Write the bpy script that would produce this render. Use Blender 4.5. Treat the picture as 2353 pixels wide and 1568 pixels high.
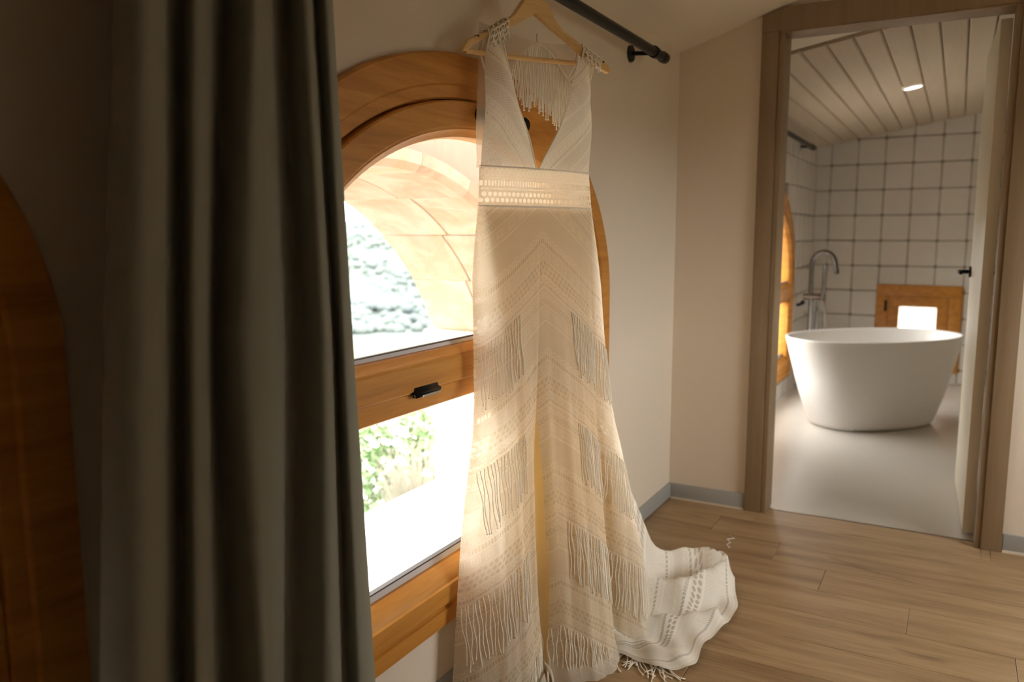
import bpy, bmesh, math, random
from mathutils import Vector, Matrix
random.seed(7)
sc = bpy.context.scene
for o in list(bpy.data.objects): bpy.data.objects.remove(o)
COL = sc.collection
PI = math.pi
R = math.radians

# ------------------------------------------------------------------ camera
cd = bpy.data.cameras.new('camera'); cam = bpy.data.objects.new('camera', cd); COL.objects.link(cam)
cd.sensor_width = 36.0; cd.lens = 1825.87 / 2353 * 36
cam.location = (1.1096, -3.4885, 1.2199)
cam.rotation_euler = (R(90 - 7.672), R(0.0995), R(29.161))
cd.clip_start = 0.02; cd.clip_end = 2000
cd.dof.use_dof = True; cd.dof.focus_distance = 2.02; cd.dof.aperture_fstop = 2.5
sc.camera = cam

# ------------------------------------------------------------------ sky, sun, exposure
SKY = 15.0
world = bpy.data.worlds.new('sky'); sc.world = world; world.use_nodes = True
bg = world.node_tree.nodes['Background']
bg.inputs[0].default_value = (1.0, 0.975, 0.945, 1); bg.inputs[1].default_value = SKY
sun = bpy.data.lights.new('sun', 'SUN'); sun.energy = 6.0; sun.angle = R(1.0); sun.color = (1.0, 0.93, 0.82)
so = bpy.data.objects.new('sun', sun); COL.objects.link(so)
so.rotation_euler = Vector((-0.06, 0.55, -0.80)).to_track_quat('-Z', 'Y').to_euler()
vs = sc.view_settings
vs.view_transform = 'Standard'; vs.look = 'None'; vs.exposure = -0.02; vs.gamma = 1.0; vs.use_curve_mapping = False
sc.display_settings.display_device = 'sRGB'
sc.cycles.max_bounces = 10; sc.cycles.diffuse_bounces = 6; sc.cycles.transmission_bounces = 6
sc.cycles.transparent_max_bounces = 24; sc.cycles.sample_clamp_indirect = 8.0
sc.cycles.caustics_reflective = False; sc.cycles.caustics_refractive = False

def portal(loc, rot, sx, sy):
    l = bpy.data.lights.new('daylight_portal', 'AREA'); l.shape = 'RECTANGLE'; l.size = sx; l.size_y = sy
    l.cycles.is_portal = True
    o = bpy.data.objects.new('daylight_portal', l); COL.objects.link(o); o.location = loc; o.rotation_euler = rot
portal((-0.10, -1.70, 0.95), (0, R(-90), 0), 1.6, 1.9)      # main arched window
portal((-0.10, 1.98, 0.90), (0, R(-90), 0), 1.6, 1.9)       # bathroom arched window
portal((0.875, 3.99, 0.42), (R(-90), 0, 0), 0.5, 0.6)       # small bathroom window
portal((3.02, -0.925, 1.225), (0, R(90), 0), 1.1, 1.4)        # unseen window added in the opposite wall

# ------------------------------------------------------------------ node helpers
class NT:
    def __init__(s, name):
        s.m = bpy.data.materials.new(name); s.m.use_nodes = True
        s.t = s.m.node_tree; s.t.nodes.clear(); s.out = s.t.nodes.new('ShaderNodeOutputMaterial')
    def n(s, typ, ins=None, **kw):
        nd = s.t.nodes.new(typ)
        for k, v in kw.items(): setattr(nd, k, v)
        if ins:
            for k, v in ins.items(): s.put(nd.inputs[k], v)
        return nd
    def put(s, sock, v):
        if isinstance(v, bpy.types.NodeSocket): s.t.links.new(v, sock)
        elif isinstance(v, bpy.types.Node): s.t.links.new(v.outputs[0], sock)
        else:
            if sock.type == 'RGBA' and len(v) == 3: v = (*v, 1)
            sock.default_value = v
    def M(s, op, a, b=None, c=None):
        nd = s.t.nodes.new('ShaderNodeMath'); nd.operation = op
        s.put(nd.inputs[0], a)
        if b is not None: s.put(nd.inputs[1], b)
        if c is not None: s.put(nd.inputs[2], c)
        return nd.outputs[0]
    def mix(s, f, a, b):
        nd = s.t.nodes.new('ShaderNodeMix'); nd.data_type = 'RGBA'
        s.put(nd.inputs[0], f); s.put(nd.inputs[6], a); s.put(nd.inputs[7], b)
        return nd.outputs[2]
    def ramp(s, f, stops):
        nd = s.t.nodes.new('ShaderNodeValToRGB'); s.put(nd.inputs[0], f)
        el = nd.color_ramp.elements
        while len(el) < len(stops): el.new(0.5)
        for e, (p, c) in zip(el, stops):
            e.position = p; e.color = (*c, 1) if len(c) == 3 else c
        return nd.outputs[0]
    def noise(s, vec, scale, detail=4, rough=0.55, dist=0.0):
        return s.n('ShaderNodeTexNoise', {'Vector': vec, 'Scale': scale, 'Detail': detail, 'Roughness': rough, 'Distortion': dist}).outputs['Fac']
    def coord(s, kind='Object', scale=(1, 1, 1), loc=(0, 0, 0), rot=(0, 0, 0)):
        tc = s.n('ShaderNodeTexCoord')
        return s.n('ShaderNodeMapping', {'Vector': tc.outputs[kind], 'Scale': scale, 'Location': loc, 'Rotation': rot}).outputs[0]
    def bsdf(s, color, rough=0.5, metal=0.0, bump=None, bstr=0.2, bdist=0.01, spec=0.5, **kw):
        b = s.n('ShaderNodeBsdfPrincipled', {'Base Color': color, 'Roughness': rough, 'Metallic': metal, 'Specular IOR Level': spec})
        for k, v in kw.items(): s.put(b.inputs[k.replace('_', ' ')], v)
        if bump is not None:
            bn = s.n('ShaderNodeBump', {'Height': bump, 'Strength': bstr, 'Distance': bdist}); s.t.links.new(bn.outputs[0], b.inputs['Normal'])
        s.t.links.new(b.outputs[0], s.out.inputs[0]); return b

MAT = {}
def wood(name, c1, c2, c3, scale, rough=0.45, gs=0.12, rnd=False):
    t = NT(name)
    tc = t.n('ShaderNodeTexCoord'); vec = tc.outputs['Object']
    if rnd:
        oi = t.n('ShaderNodeObjectInfo')
        off = t.n('ShaderNodeCombineXYZ', {0: t.M('MULTIPLY', oi.outputs['Random'], 37.0), 1: t.M('MULTIPLY', oi.outputs['Random'], 91.0), 2: t.M('MULTIPLY', oi.outputs['Random'], 53.0)})
        vec = t.n('ShaderNodeVectorMath', {0: vec, 1: off.outputs[0]}, operation='ADD').outputs[0]
    mp = t.n('ShaderNodeMapping', {'Vector': vec, 'Scale': scale}).outputs[0]
    big = t.noise(mp, 1.0, 3, 0.5, 0.6)
    mp2 = t.n('ShaderNodeMapping', {'Vector': vec, 'Scale': tuple(q * 5 for q in scale)}).outputs[0]
    fine = t.noise(mp2, 1.0, 4, 0.65)
    f = t.M('ADD', t.M('MULTIPLY', big, 0.65), t.M('MULTIPLY', fine, 0.35))
    if rnd:
        f = t.M('ADD', f, t.M('MULTIPLY', t.M('SUBTRACT', oi.outputs['Random'], 0.5), 0.12))
    col = t.ramp(f, [(0.3, c1), (0.5, c2), (0.7, c3)])
    t.bsdf(col, rough, bump=fine, bstr=gs, bdist=0.004); MAT[name] = t.m; return t

wood('pine', (0.40, 0.155, 0.020), (0.56, 0.24, 0.036), (0.66, 0.31, 0.062), (18, 1.6, 26), 0.42)
wood('hanger_wood', (0.62, 0.36, 0.12), (0.74, 0.47, 0.19), (0.80, 0.55, 0.25), (14, 3, 40), 0.4)
wood('casing_wood', (0.215, 0.145, 0.080), (0.255, 0.175, 0.100), (0.29, 0.205, 0.122), (30, 30, 1.4), 0.5, 0.06)
wood('door_wood', (0.66, 0.58, 0.45), (0.70, 0.63, 0.50), (0.74, 0.67, 0.55), (26, 14, 1.0), 0.45, 0.05)
wood('ceiling_wood', (0.50, 0.41, 0.30), (0.54, 0.45, 0.335), (0.57, 0.48, 0.36), (12, 0.8, 12), 0.6, 0.04, True)

def plank_mat():
    t = NT('oak_floor')
    tc = t.n('ShaderNodeTexCoord'); oi = t.n('ShaderNodeObjectInfo')
    off = t.n('ShaderNodeCombineXYZ', {0: t.M('MULTIPLY', oi.outputs['Random'], 61.0), 1: t.M('MULTIPLY', oi.outputs['Random'], 17.0), 2: 0.0})
    vec = t.n('ShaderNodeVectorMath', {0: tc.outputs['Object'], 1: off.outputs[0]}, operation='ADD').outputs[0]
    a = t.n('ShaderNodeMapping', {'Vector': vec, 'Scale': (1.3, 14, 1)}).outputs[0]
    b = t.n('ShaderNodeMapping', {'Vector': vec, 'Scale': (5, 120, 1)}).outputs[0]
    k = t.n('ShaderNodeMapping', {'Vector': vec, 'Scale': (2.2, 10, 1)}).outputs[0]
    na = t.noise(a, 1.0, 4, 0.55, 0.8); nb = t.noise(b, 1.0, 3, 0.6)
    kn = t.noise(k, 1.0, 2, 0.5, 1.2)
    f = t.M('ADD', t.M('MULTIPLY', na, 0.6), t.M('MULTIPLY', nb, 0.4))
    f = t.M('ADD', f, t.M('MULTIPLY', t.M('SUBTRACT', oi.outputs['Random'], 0.5), 0.10))
    col = t.ramp(f, [(0.33, (0.235, 0.145, 0.070)), (0.5, (0.365, 0.243, 0.128)), (0.68, (0.465, 0.325, 0.185))])
    knot = t.ramp(kn, [(0.63, (0, 0, 0)), (0.74, (1, 1, 1))])
    col = t.mix(t.M('MULTIPLY', knot, 0.62), col, (0.16, 0.095, 0.05))
    t.bsdf(col, t.M('ADD', 0.42, t.M('MULTIPLY', nb, 0.14)), bump=nb, bstr=0.12, bdist=0.003)
    MAT['oak_floor'] = t.m
plank_mat()

def simple(name, col, rough=0.5, metal=0.0, nscale=40, nvar=0.06, bstr=0.05, **kw):
    t = NT(name); v = t.coord('Object')
    nz = t.noise(v, nscale, 4, 0.6)
    lo = tuple(c * (1 - nvar) for c in col); hi = tuple(min(1, c * (1 + nvar)) for c in col)
    t.bsdf(t.mix(nz, lo, hi), rough, metal, bump=nz, bstr=bstr, bdist=0.004, **kw); MAT[name] = t.m; return t
simple('plaster', (0.735, 0.645, 0.535), 0.85, 0, 120, 0.03, 0.12)
simple('plaster_dark', (0.16, 0.15, 0.12), 0.85, 0, 120, 0.03, 0.12)
simple('ceiling_paint', (0.76, 0.70, 0.61), 0.9, 0, 90, 0.02, 0.06)
simple('baseboard_grey', (0.36, 0.37, 0.36), 0.45, 0, 60, 0.03, 0.03)
simple('black_metal', (0.012, 0.014, 0.013), 0.38, 0.6, 200, 0.1, 0.02)
simple('black_rubber', (0.02, 0.02, 0.02), 0.7, 0, 200, 0.1, 0.02)
simple('chrome', (0.22, 0.225, 0.225), 0.2, 1.0, 30, 0.02, 0.0)
simple('steel', (0.45, 0.44, 0.42), 0.3, 1.0, 80, 0.04, 0.0)
simple('tub_white', (0.80, 0.785, 0.765), 0.32, 0, 20, 0.01, 0.0)
simple('microcement', (0.60, 0.565, 0.515), 0.30, 0, 3.0, 0.06, 0.03)
simple('grout', (0.27, 0.235, 0.19), 0.9, 0, 90, 0.08, 0.1)
simple('tile_glaze', (0.68, 0.65, 0.60), 0.22, 0, 9.0, 0.05, 0.12)
simple('gasket', (0.62, 0.62, 0.64), 0.5, 0, 30, 0.03, 0.0)
simple('gasket_dark', (0.07, 0.06, 0.06), 0.6, 0, 30, 0.03, 0.0)
simple('render_wall', (0.38, 0.30, 0.25), 0.9, 0, 9, 0.08, 0.3)
simple('pale_stone', (0.66, 0.55, 0.42), 0.9, 0, 14, 0.10, 0.4)
simple('terrace_slab', (0.70, 0.66, 0.62), 0.8, 0, 7, 0.05, 0.2)
simple('mortar', (0.42, 0.36, 0.28), 0.95, 0, 40, 0.1, 0.3)
simple('leaf', (0.12, 0.21, 0.08), 0.6, 0, 30, 0.25, 0.0)
simple('petal', (0.85, 0.84, 0.80), 0.6, 0, 30, 0.05, 0.0)
simple('dry_grass', (0.30, 0.29, 0.24), 0.8, 0, 30, 0.15, 0.0)
simple('bark', (0.16, 0.11, 0.07), 0.9, 0, 30, 0.2, 0.3)
simple('white_leather', (0.80, 0.76, 0.68), 0.5, 0, 90, 0.04, 0.05)
simple('dark_sole', (0.05, 0.042, 0.03), 0.6, 0, 60, 0.1, 0.1)
simple('thread_white', (0.85, 0.80, 0.72), 0.7, 0, 60, 0.04, 0.0)

def stone_mat():
    t = NT('arch_stone'); v = t.coord('Object'); oi = t.n('ShaderNodeObjectInfo')
    off = t.n('ShaderNodeVectorMath', {0: v, 1: t.n('ShaderNodeCombineXYZ', {0: t.M('MULTIPLY', oi.outputs['Random'], 40.0), 1: 0.0, 2: 0.0}).outputs[0]}, operation='ADD').outputs[0]
    a = t.noise(off, 3.2, 5, 0.6, 0.5); b = t.noise(off, 26, 5, 0.7)
    f = t.M('ADD', t.M('MULTIPLY', a, 0.8), t.M('MULTIPLY', oi.outputs['Random'], 0.2))
    col = t.ramp(f, [(0.3, (0.45, 0.375, 0.32)), (0.46, (0.42, 0.305, 0.225)), (0.58, (0.50, 0.425, 0.36)), (0.72, (0.44, 0.33, 0.18))])
    t.bsdf(col, 0.9, bump=t.M('ADD', a, t.M('MULTIPLY', b, 0.4)), bstr=0.5, bdist=0.02); MAT['arch_stone'] = t.m
stone_mat()

def hill_mat():
    t = NT('hillside'); v = t.coord('Object')
    a = t.noise(v, 0.06, 5, 0.6); b = t.n('ShaderNodeTexVoronoi', {'Vector': v, 'Scale': 0.22}).outputs['Distance']
    sep = t.n('ShaderNodeSeparateXYZ', {0: v})
    rr = t.M('SQRT', t.M('ADD', t.M('POWER', sep.outputs[0], 2.0), t.M('POWER', sep.outputs[1], 2.0)))
    wood_c = t.ramp(t.M('ADD', t.M('MULTIPLY', a, 0.7), t.M('MULTIPLY', b, 0.18)), [(0.3, (0.082, 0.100, 0.104)), (0.5, (0.100, 0.116, 0.108)), (0.7, (0.122, 0.130, 0.104))])
    field = t.ramp(t.noise(v, 0.35, 4), [(0.3, (0.115, 0.105, 0.080)), (0.7, (0.100, 0.106, 0.072))])
    k = t.n('ShaderNodeMapRange', {'Value': t.M('ADD', rr, t.M('MULTIPLY', a, 30.0)), 'From Min': 64.0, 'From Max': 76.0}).outputs[0]
    t.bsdf(t.mix(k, field, wood_c), 1.0, spec=0.0); MAT['hillside'] = t.m
hill_mat()

def curtain_mat():
    t = NT('curtain_cloth')
    v = t.coord('Object', (900, 900, 900)); nz = t.noise(v, 1.0, 2)
    col = t.mix(nz, (0.325, 0.330, 0.275), (0.395, 0.398, 0.338))
    d = t.n('ShaderNodeBsdfDiffuse', {'Color': col, 'Roughness': 0.6}); tr = t.n('ShaderNodeBsdfTranslucent', {'Color': (0.20, 0.185, 0.14, 1)})
    sh = t.n('ShaderNodeBsdfSheen', {'Color': (0.30, 0.30, 0.27, 1), 'Roughness': 0.4})
    m = t.n('ShaderNodeMixShader', {0: 0.06, 1: d.outputs[0], 2: tr.outputs[0]})
    m2 = t.n('ShaderNodeMixShader', {0: 0.15, 1: m.outputs[0], 2: sh.outputs[0]})
    t.t.links.new(m2.outputs[0], t.out.inputs[0]); MAT['curtain_cloth'] = t.m
curtain_mat()

def glass_mat():
    t = NT('glass')
    tr = t.n('ShaderNodeBsdfTransparent', {'Color': (0.97, 0.98, 0.97, 1)}); gl = t.n('ShaderNodeBsdfGlossy', {'Color': (1, 1, 1, 1), 'Roughness': 0.02})
    lw = t.n('ShaderNodeLayerWeight', {'Blend': 0.5})
    fac = t.M('ADD', 0.025, t.M('MULTIPLY', t.M('POWER', lw.outputs['Facing'], 4.0), 0.5))
    m = t.n('ShaderNodeMixShader', {0: fac, 1: tr.outputs[0], 2: gl.outputs[0]})
    t.t.links.new(m.outputs[0], t.out.inputs[0]); MAT['glass'] = t.m
glass_mat()

def frosted_mat():
    t = NT('frosted_glass')
    tl = t.n('ShaderNodeBsdfTranslucent', {'Color': (0.92, 0.93, 0.92, 1)}); tp = t.n('ShaderNodeBsdfTransparent')
    nz = t.noise(t.coord('Object'), 60, 3)
    m = t.n('ShaderNodeMixShader', {0: t.M('MULTIPLY', nz, 0.35), 1: tl.outputs[0], 2: tp.outputs[0]})
    t.t.links.new(m.outputs[0], t.out.inputs[0]); MAT['frosted_glass'] = t.m
frosted_mat()
def emit(name, col, st):
    t = NT(name); e = t.n('ShaderNodeEmission', {'Color': col, 'Strength': st}); t.t.links.new(e.outputs[0], t.out.inputs[0]); MAT[name] = t.m
emit('lamp_glow', (1.0, 0.93, 0.80), 6.0)

# lace: UV = metres across and up; bands run in chevrons b = v + k|u - uc|
LACE_P = 0.305; LACE_B0 = 0.165; LACE_K = 0.72; LACE_UC = -0.06
def lace_mat(name, kind='skirt', col=(0.885, 0.83, 0.725), transl=0.38, hole=None, opening=None):
    t = NT(name)
    uv = t.n('ShaderNodeSeparateXYZ', {0: t.n('ShaderNodeTexCoord').outputs['UV']})
    u, v = uv.outputs[0], uv.outputs[1]
    M = t.M
    def band(g, lo, hi): return M('MULTIPLY', M('GREATER_THAN', g, lo), M('LESS_THAN', g, hi))
    def cell(x, p, off=0.0): return M('SUBTRACT', M('FLOORED_MODULO', M('ADD', x, off) if off else x, p), p / 2)
    def add(*a):
        r = a[0]
        for q in a[1:]: r = M('ADD', r, q)
        return r
    def line(g, at, w=0.0011): return M('LESS_THAN', M('ABSOLUTE', M('SUBTRACT', g, at)), w)
    wob = t.noise(t.n('ShaderNodeCombineXYZ', {0: u, 1: v, 2: 0.0}).outputs[0], 9.0, 2)
    wob = M('MULTIPLY', M('SUBTRACT', wob, 0.5), 0.012)
    if kind == 'waist':
        g = v; tt = u; P = None
    elif kind == 'train':
        g = M('FLOORED_MODULO', M('ADD', M('ADD', v, 0.10), wob), 0.20); tt = u
    else:
        b = add(v, M('MULTIPLY', M('ABSOLUTE', M('SUBTRACT', u, LACE_UC)), LACE_K if kind == 'skirt' else -0.9), wob)
        g = M('FLOORED_MODULO', M('SUBTRACT', b, LACE_B0), LACE_P if kind == 'skirt' else 0.16); tt = M('MULTIPLY', u, 1.12)
    def dots(lo, hi, p=0.0135, r=0.0043):
        row = M('FLOOR', M('DIVIDE', M('SUBTRACT', g, lo), p))
        du = M('SUBTRACT', M('FLOORED_MODULO', M('ADD', tt, M('MULTIPLY', row, p * 0.5)), p), p / 2)
        dg = M('SUBTRACT', M('FLOORED_MODULO', M('SUBTRACT', g, lo), p), p / 2)
        rr = M('SQRT', M('ADD', M('MULTIPLY', du, du), M('MULTIPLY', dg, dg)))
        return M('MULTIPLY', M('LESS_THAN', rr, r), band(g, lo, hi))
    def ovals(lo, hi, p=0.013):
        h = (hi - lo) / 2
        du = M('DIVIDE', cell(tt, p), p * 0.46); dg = M('DIVIDE', M('SUBTRACT', g, lo + h), h * 0.92)
        rr = M('SQRT', M('ADD', M('MULTIPLY', du, du), M('MULTIPLY', dg, dg)))
        ring = M('LESS_THAN', M('ABSOLUTE', M('SUBTRACT', rr, 0.78)), 0.2)
        return M('MULTIPLY', ring, band(g, lo, hi))
    def squares(lo, hi, p=0.03):
        c = (lo + hi) / 2
        mx = M('MAXIMUM', M('ABSOLUTE', cell(tt, p)), M('ABSOLUTE', M('SUBTRACT', g, c)))
        a = M('LESS_THAN', M('ABSOLUTE', M('SUBTRACT', mx, 0.0095)), 0.0012); b_ = M('LESS_THAN', M('ABSOLUTE', M('SUBTRACT', mx, 0.005)), 0.0011)
        return M('MULTIPLY', M('MAXIMUM', a, b_), band(g, lo, hi))
    def ladder(lo, hi, p=0.0075, w=0.0019): return M('MULTIPLY', M('LESS_THAN', M('ABSOLUTE', cell(tt, p)), w), band(g, lo, hi))
    def net(lo, hi, p=0.006, w=0.0019):
        x = cell(M('ADD', tt, g), p); y = cell(M('SUBTRACT', tt, g), p)
        return M('MULTIPLY', M('LESS_THAN', M('MAXIMUM', M('ABSOLUTE', x), M('ABSOLUTE', y)), w), band(g, lo, hi))
    if kind == 'waist':      # v runs 0 .. 0.09 from lower edge to upper edge
        holes = add(dots(0.006, 0.034, 0.014, 0.0051), ladder(0.046, 0.058, 0.0085, 0.0024), ladder(0.038, 0.041, 0.004, 0.0012))
        ridge = add(line(g, 0.004, 0.002), line(g, 0.0365), line(g, 0.043), line(g, 0.0605), line(g, 0.064), ovals(0.066, 0.088, 0.014), line(g, 0.089, 0.0018))
    elif kind == 'train':
        holes = add(dots(0.030, 0.058, 0.014, 0.0052), ladder(0.066, 0.074, 0.0065, 0.0022), M('MULTIPLY', net(0.10, 0.13), 0.3), ladder(0.150, 0.156, 0.0065, 0.002), M('MULTIPLY', net(0.0, 0.024, 0.007, 0.0018), 0.3))
        ridge = add(line(g, 0.026), line(g, 0.028), line(g, 0.061), line(g, 0.064), line(g, 0.077), line(g, 0.080), ovals(0.083, 0.098), line(g, 0.133), squares(0.158, 0.182), line(g, 0.145), line(g, 0.186))
    elif kind == 'bodice':
        holes = add(net(0.0, 0.05, 0.005, 0.0013), ladder(0.062, 0.068, 0.006, 0.0014), net(0.11, 0.15, 0.006, 0.0012))
        ridge = add(line(g, 0.052), line(g, 0.058), line(g, 0.072), line(g, 0.105), line(g, 0.108), dots(0.076, 0.103, 0.0135, 0.005), line(g, 0.154))
    else:
        holes = add(dots(0.034, 0.075), ladder(0.116, 0.128), M('MULTIPLY', net(0.150, 0.215, 0.007, 0.0016), 0.5), dots(0.265, 0.280, 0.008, 0.002), ladder(0.0075, 0.0125, 0.006, 0.0016))
        ridge = add(line(g, 0.002, 0.002), line(g, 0.006), ovals(0.013, 0.029), line(g, 0.031), line(g, 0.033), line(g, 0.077), line(g, 0.080), squares(0.082, 0.110, 0.032),
                    line(g, 0.112), line(g, 0.115), line(g, 0.130), line(g, 0.133), ovals(0.135, 0.148, 0.016), line(g, 0.218), line(g, 0.221), squares(0.225, 0.258, 0.041), line(g, 0.262), ovals(0.284, 0.298, 0.011))
    holes = M('MINIMUM', holes, 1.0); ridge = M('MINIMUM', ridge, 1.0)
    weave = t.noise(t.n('ShaderNodeCombineXYZ', {0: u, 1: v, 2: 0.0}).outputs[0], 420.0, 3, 0.7)
    h = add(M('MULTIPLY', ridge, 0.9), M('MULTIPLY', weave, 0.55), M('MULTIPLY', holes, -0.8))
    bn = t.n('ShaderNodeBump', {'Height': h, 'Strength': 0.55, 'Distance': 0.0022})
    c2 = t.mix(M('MULTIPLY', ridge, 0.75), col, tuple(min(1, q * 1.10) for q in col))
    df = t.n('ShaderNodeBsdfDiffuse', {'Color': c2, 'Normal': bn.outputs[0]}); tl = t.n('ShaderNodeBsdfTranslucent', {'Color': c2, 'Normal': bn.outputs[0]})
    mx = t.n('ShaderNodeMixShader', {0: transl, 1: df.outputs[0], 2: tl.outputs[0]})
    tp = t.n('ShaderNodeBsdfTransparent')
    base_open = opening if opening is not None else {'waist': 0.06, 'train': 0.01}.get(kind, 0.02)
    al = M('ADD', M('MULTIPLY', holes, hole if hole is not None else {'bodice': 0.30, 'skirt': 0.24, 'train': 0.42, 'waist': 0.65}[kind]), base_open)
    al = M('MINIMUM', M('MULTIPLY', al, M('SUBTRACT', 1.0, M('MULTIPLY', ridge, 0.9))), 1.0)
    m2 = t.n('ShaderNodeMixShader', {0: al, 1: mx.outputs[0], 2: tp.outputs[0]})
    t.t.links.new(m2.outputs[0], t.out.inputs[0]); MAT[name] = t.m
lace_mat('lace_skirt', 'skirt', transl=0.55, opening=0.07); lace_mat('lace_back', 'skirt', transl=0.6, hole=0.4, opening=0.62); lace_mat('lace_bodice', 'bodice', transl=0.3); lace_mat('lace_waist', 'waist', transl=0.68); lace_mat('lace_train', 'train', col=(0.93, 0.89, 0.81), transl=0.12)

def cloth_mat(name, col, transl, open_=0.0, net=0):
    t = NT(name); v = t.coord('Object'); nz = t.noise(v, 500, 2)
    bn = t.n('ShaderNodeBump', {'Height': nz, 'Strength': 0.25, 'Distance': 0.001})
    df = t.n('ShaderNodeBsdfDiffuse', {'Color': col, 'Normal': bn.outputs[0]}); tl = t.n('ShaderNodeBsdfTranslucent', {'Color': col})
    mx = t.n('ShaderNodeMixShader', {0: transl, 1: df.outputs[0], 2: tl.outputs[0]})
    o = mx
    if open_ > 0:
        tp = t.n('ShaderNodeBsdfTransparent'); o = t.n('ShaderNodeMixShader', {0: open_, 1: mx.outputs[0], 2: tp.outputs[0]})
    t.t.links.new(o.outputs[0], t.out.inputs[0]); MAT[name] = t.m
cloth_mat('lining_cloth', (0.86, 0.71, 0.43), 0.3)
cloth_mat('sheer_net', (0.82, 0.74, 0.62), 0.5, 0.40)
cloth_mat('fringe_yarn', (0.97, 0.92, 0.82), 0.0)
cloth_mat('strap_lace', (0.92, 0.87, 0.77), 0.0)
cloth_mat('band_back', (0.88, 0.80, 0.68), 0.7, 0.35)

# ------------------------------------------------------------------ mesh helpers
def obj(name, verts, faces, mat, parent=None, smooth=False, uv=None, loc=None):
    me = bpy.data.meshes.new(name); me.from_pydata([tuple(v) for v in verts], [], faces)
    if uv is not None:
        l = me.uv_layers.new(name='UVMap')
        for poly in me.polygons:
            for li in poly.loop_indices: l.data[li].uv = uv[me.loops[li].vertex_index]
    if smooth:
        for f in me.polygons: f.use_smooth = True
    me.update()
    if mat: me.materials.append(MAT[mat])
    o = bpy.data.objects.new(name, me); COL.objects.link(o)
    if parent: o.parent = parent
    if loc: o.location = loc
    return o
def empty(name, loc=(0, 0, 0)):
    o = bpy.data.objects.new(name, None); COL.objects.link(o); o.location = loc; o.empty_display_size = 0.05; return o
def tag(o, label=None, cat=None, group=None, kind=None):
    if label: o['label'] = label
    if cat: o['category'] = cat
    if group: o['group'] = group
    if kind: o['kind'] = kind
    return o
class MB:
    def __init__(s): s.v = []; s.f = []
    def box(s, x0, x1, y0, y1, z0, z1, ch=0.0):
        if ch <= 0:
            b = len(s.v)
            s.v += [(x0, y0, z0), (x1, y0, z0), (x1, y1, z0), (x0, y1, z0), (x0, y0, z1), (x1, y0, z1), (x1, y1, z1), (x0, y1, z1)]
            s.f += [tuple(b + i for i in q) for q in ((0, 3, 2, 1), (4, 5, 6, 7), (0, 1, 5, 4), (1, 2, 6, 5), (2, 3, 7, 6), (3, 0, 4, 7))]
        else:
            bm = bmesh.new(); bmesh.ops.create_cube(bm, size=1)
            for v in bm.verts: v.co = Vector((x0 if v.co.x < 0 else x1, y0 if v.co.y < 0 else y1, z0 if v.co.z < 0 else z1))
            bmesh.ops.bevel(bm, geom=bm.edges[:], offset=ch, segments=2, affect='EDGES', profile=0.6); s.add(bm)
        return s
    def add(s, bm, mat=None):
        b = len(s.v); bm.verts.index_update()
        s.v += [tuple((mat @ v.co) if mat else v.co) for v in bm.verts]
        s.f += [tuple(b + v.index for v in f.verts) for f in bm.faces]; bm.free(); return s
    def tube(s, pts, r, n=10, cap=True):
        pts = [Vector(p) for p in pts]; k = len(pts); rr = r if isinstance(r, (list, tuple)) else [r] * k
        b = len(s.v); up = None
        for i, p in enumerate(pts):
            t = (pts[min(i + 1, k - 1)] - pts[max(i - 1, 0)])
            if t.length < 1e-9: t = Vector((0, 0, 1))
            t.normalize()
            if up is None: up = Vector((0, 0, 1)) if abs(t.z) < 0.9 else Vector((1, 0, 0))
            up = (up - t * up.dot(t)); up.normalize(); sd = t.cross(up)
            for j in range(n):
                a = 2 * PI * j / n; s.v.append(tuple(p + (up * math.cos(a) + sd * math.sin(a)) * rr[i]))
        for i in range(k - 1):
            for j in range(n): s.f.append((b + i * n + j, b + i * n + (j + 1) % n, b + (i + 1) * n + (j + 1) % n, b + (i + 1) * n + j))
        if cap:
            s.f.append(tuple(b + j for j in reversed(range(n)))); s.f.append(tuple(b + (k - 1) * n + j for j in range(n)))
        return s
    def prism(s, poly, fn, d0, d1):
        b = len(s.v); n = len(poly)
        s.v += [fn(q, d0) for q in poly] + [fn(q, d1) for q in poly]
        s.f += [tuple(b + i for i in range(n)), tuple(b + n + i for i in reversed(range(n)))]
        s.f += [(b + i, b + n + i, b + n + (i + 1) % n, b + (i + 1) % n) for i in range(n)]
        return s
    def grid(s, rows, closed=False):
        b = len(s.v); m = len(rows[0]); 
        for r in rows: s.v += [tuple(p) for p in r]
        for i in range(len(rows) - 1):
            for j in range(m if closed else m - 1):
                s.f.append((b + i * m + j, b + i * m + (j + 1) % m, b + (i + 1) * m + (j + 1) % m, b + (i + 1) * m + j))
        return s
    def build(s, name, mat, parent=None, smooth=False, recalc=True, auto=None):
        o = obj(name, s.v, s.f, mat, parent, smooth)
        if recalc:
            bm = bmesh.new(); bm.from_mesh(o.data); bmesh.ops.recalc_face_normals(bm, faces=bm.faces); bm.to_mesh(o.data); bm.free()
        if auto is not None: o.data.set_sharp_from_angle(angle=R(auto))
        return o
def lerp(a, b, t): return a + (b - a) * t
def interp(tab, z):
    if z <= tab[0][0]:
        (a, p), (b, q) = tab[0], tab[1]
    elif z >= tab[-1][0]:
        (a, p), (b, q) = tab[-2], tab[-1]
    else:
        for i in range(len(tab) - 1):
            if tab[i][0] <= z <= tab[i + 1][0]: (a, p), (b, q) = tab[i], tab[i + 1]; break
    return p + (q - p) * (z - a) / (b - a)
def smoothst(a, b, x):
    t = max(0.0, min(1.0, (x - a) / (b - a))); return t * t * (3 - 2 * t)
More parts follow.
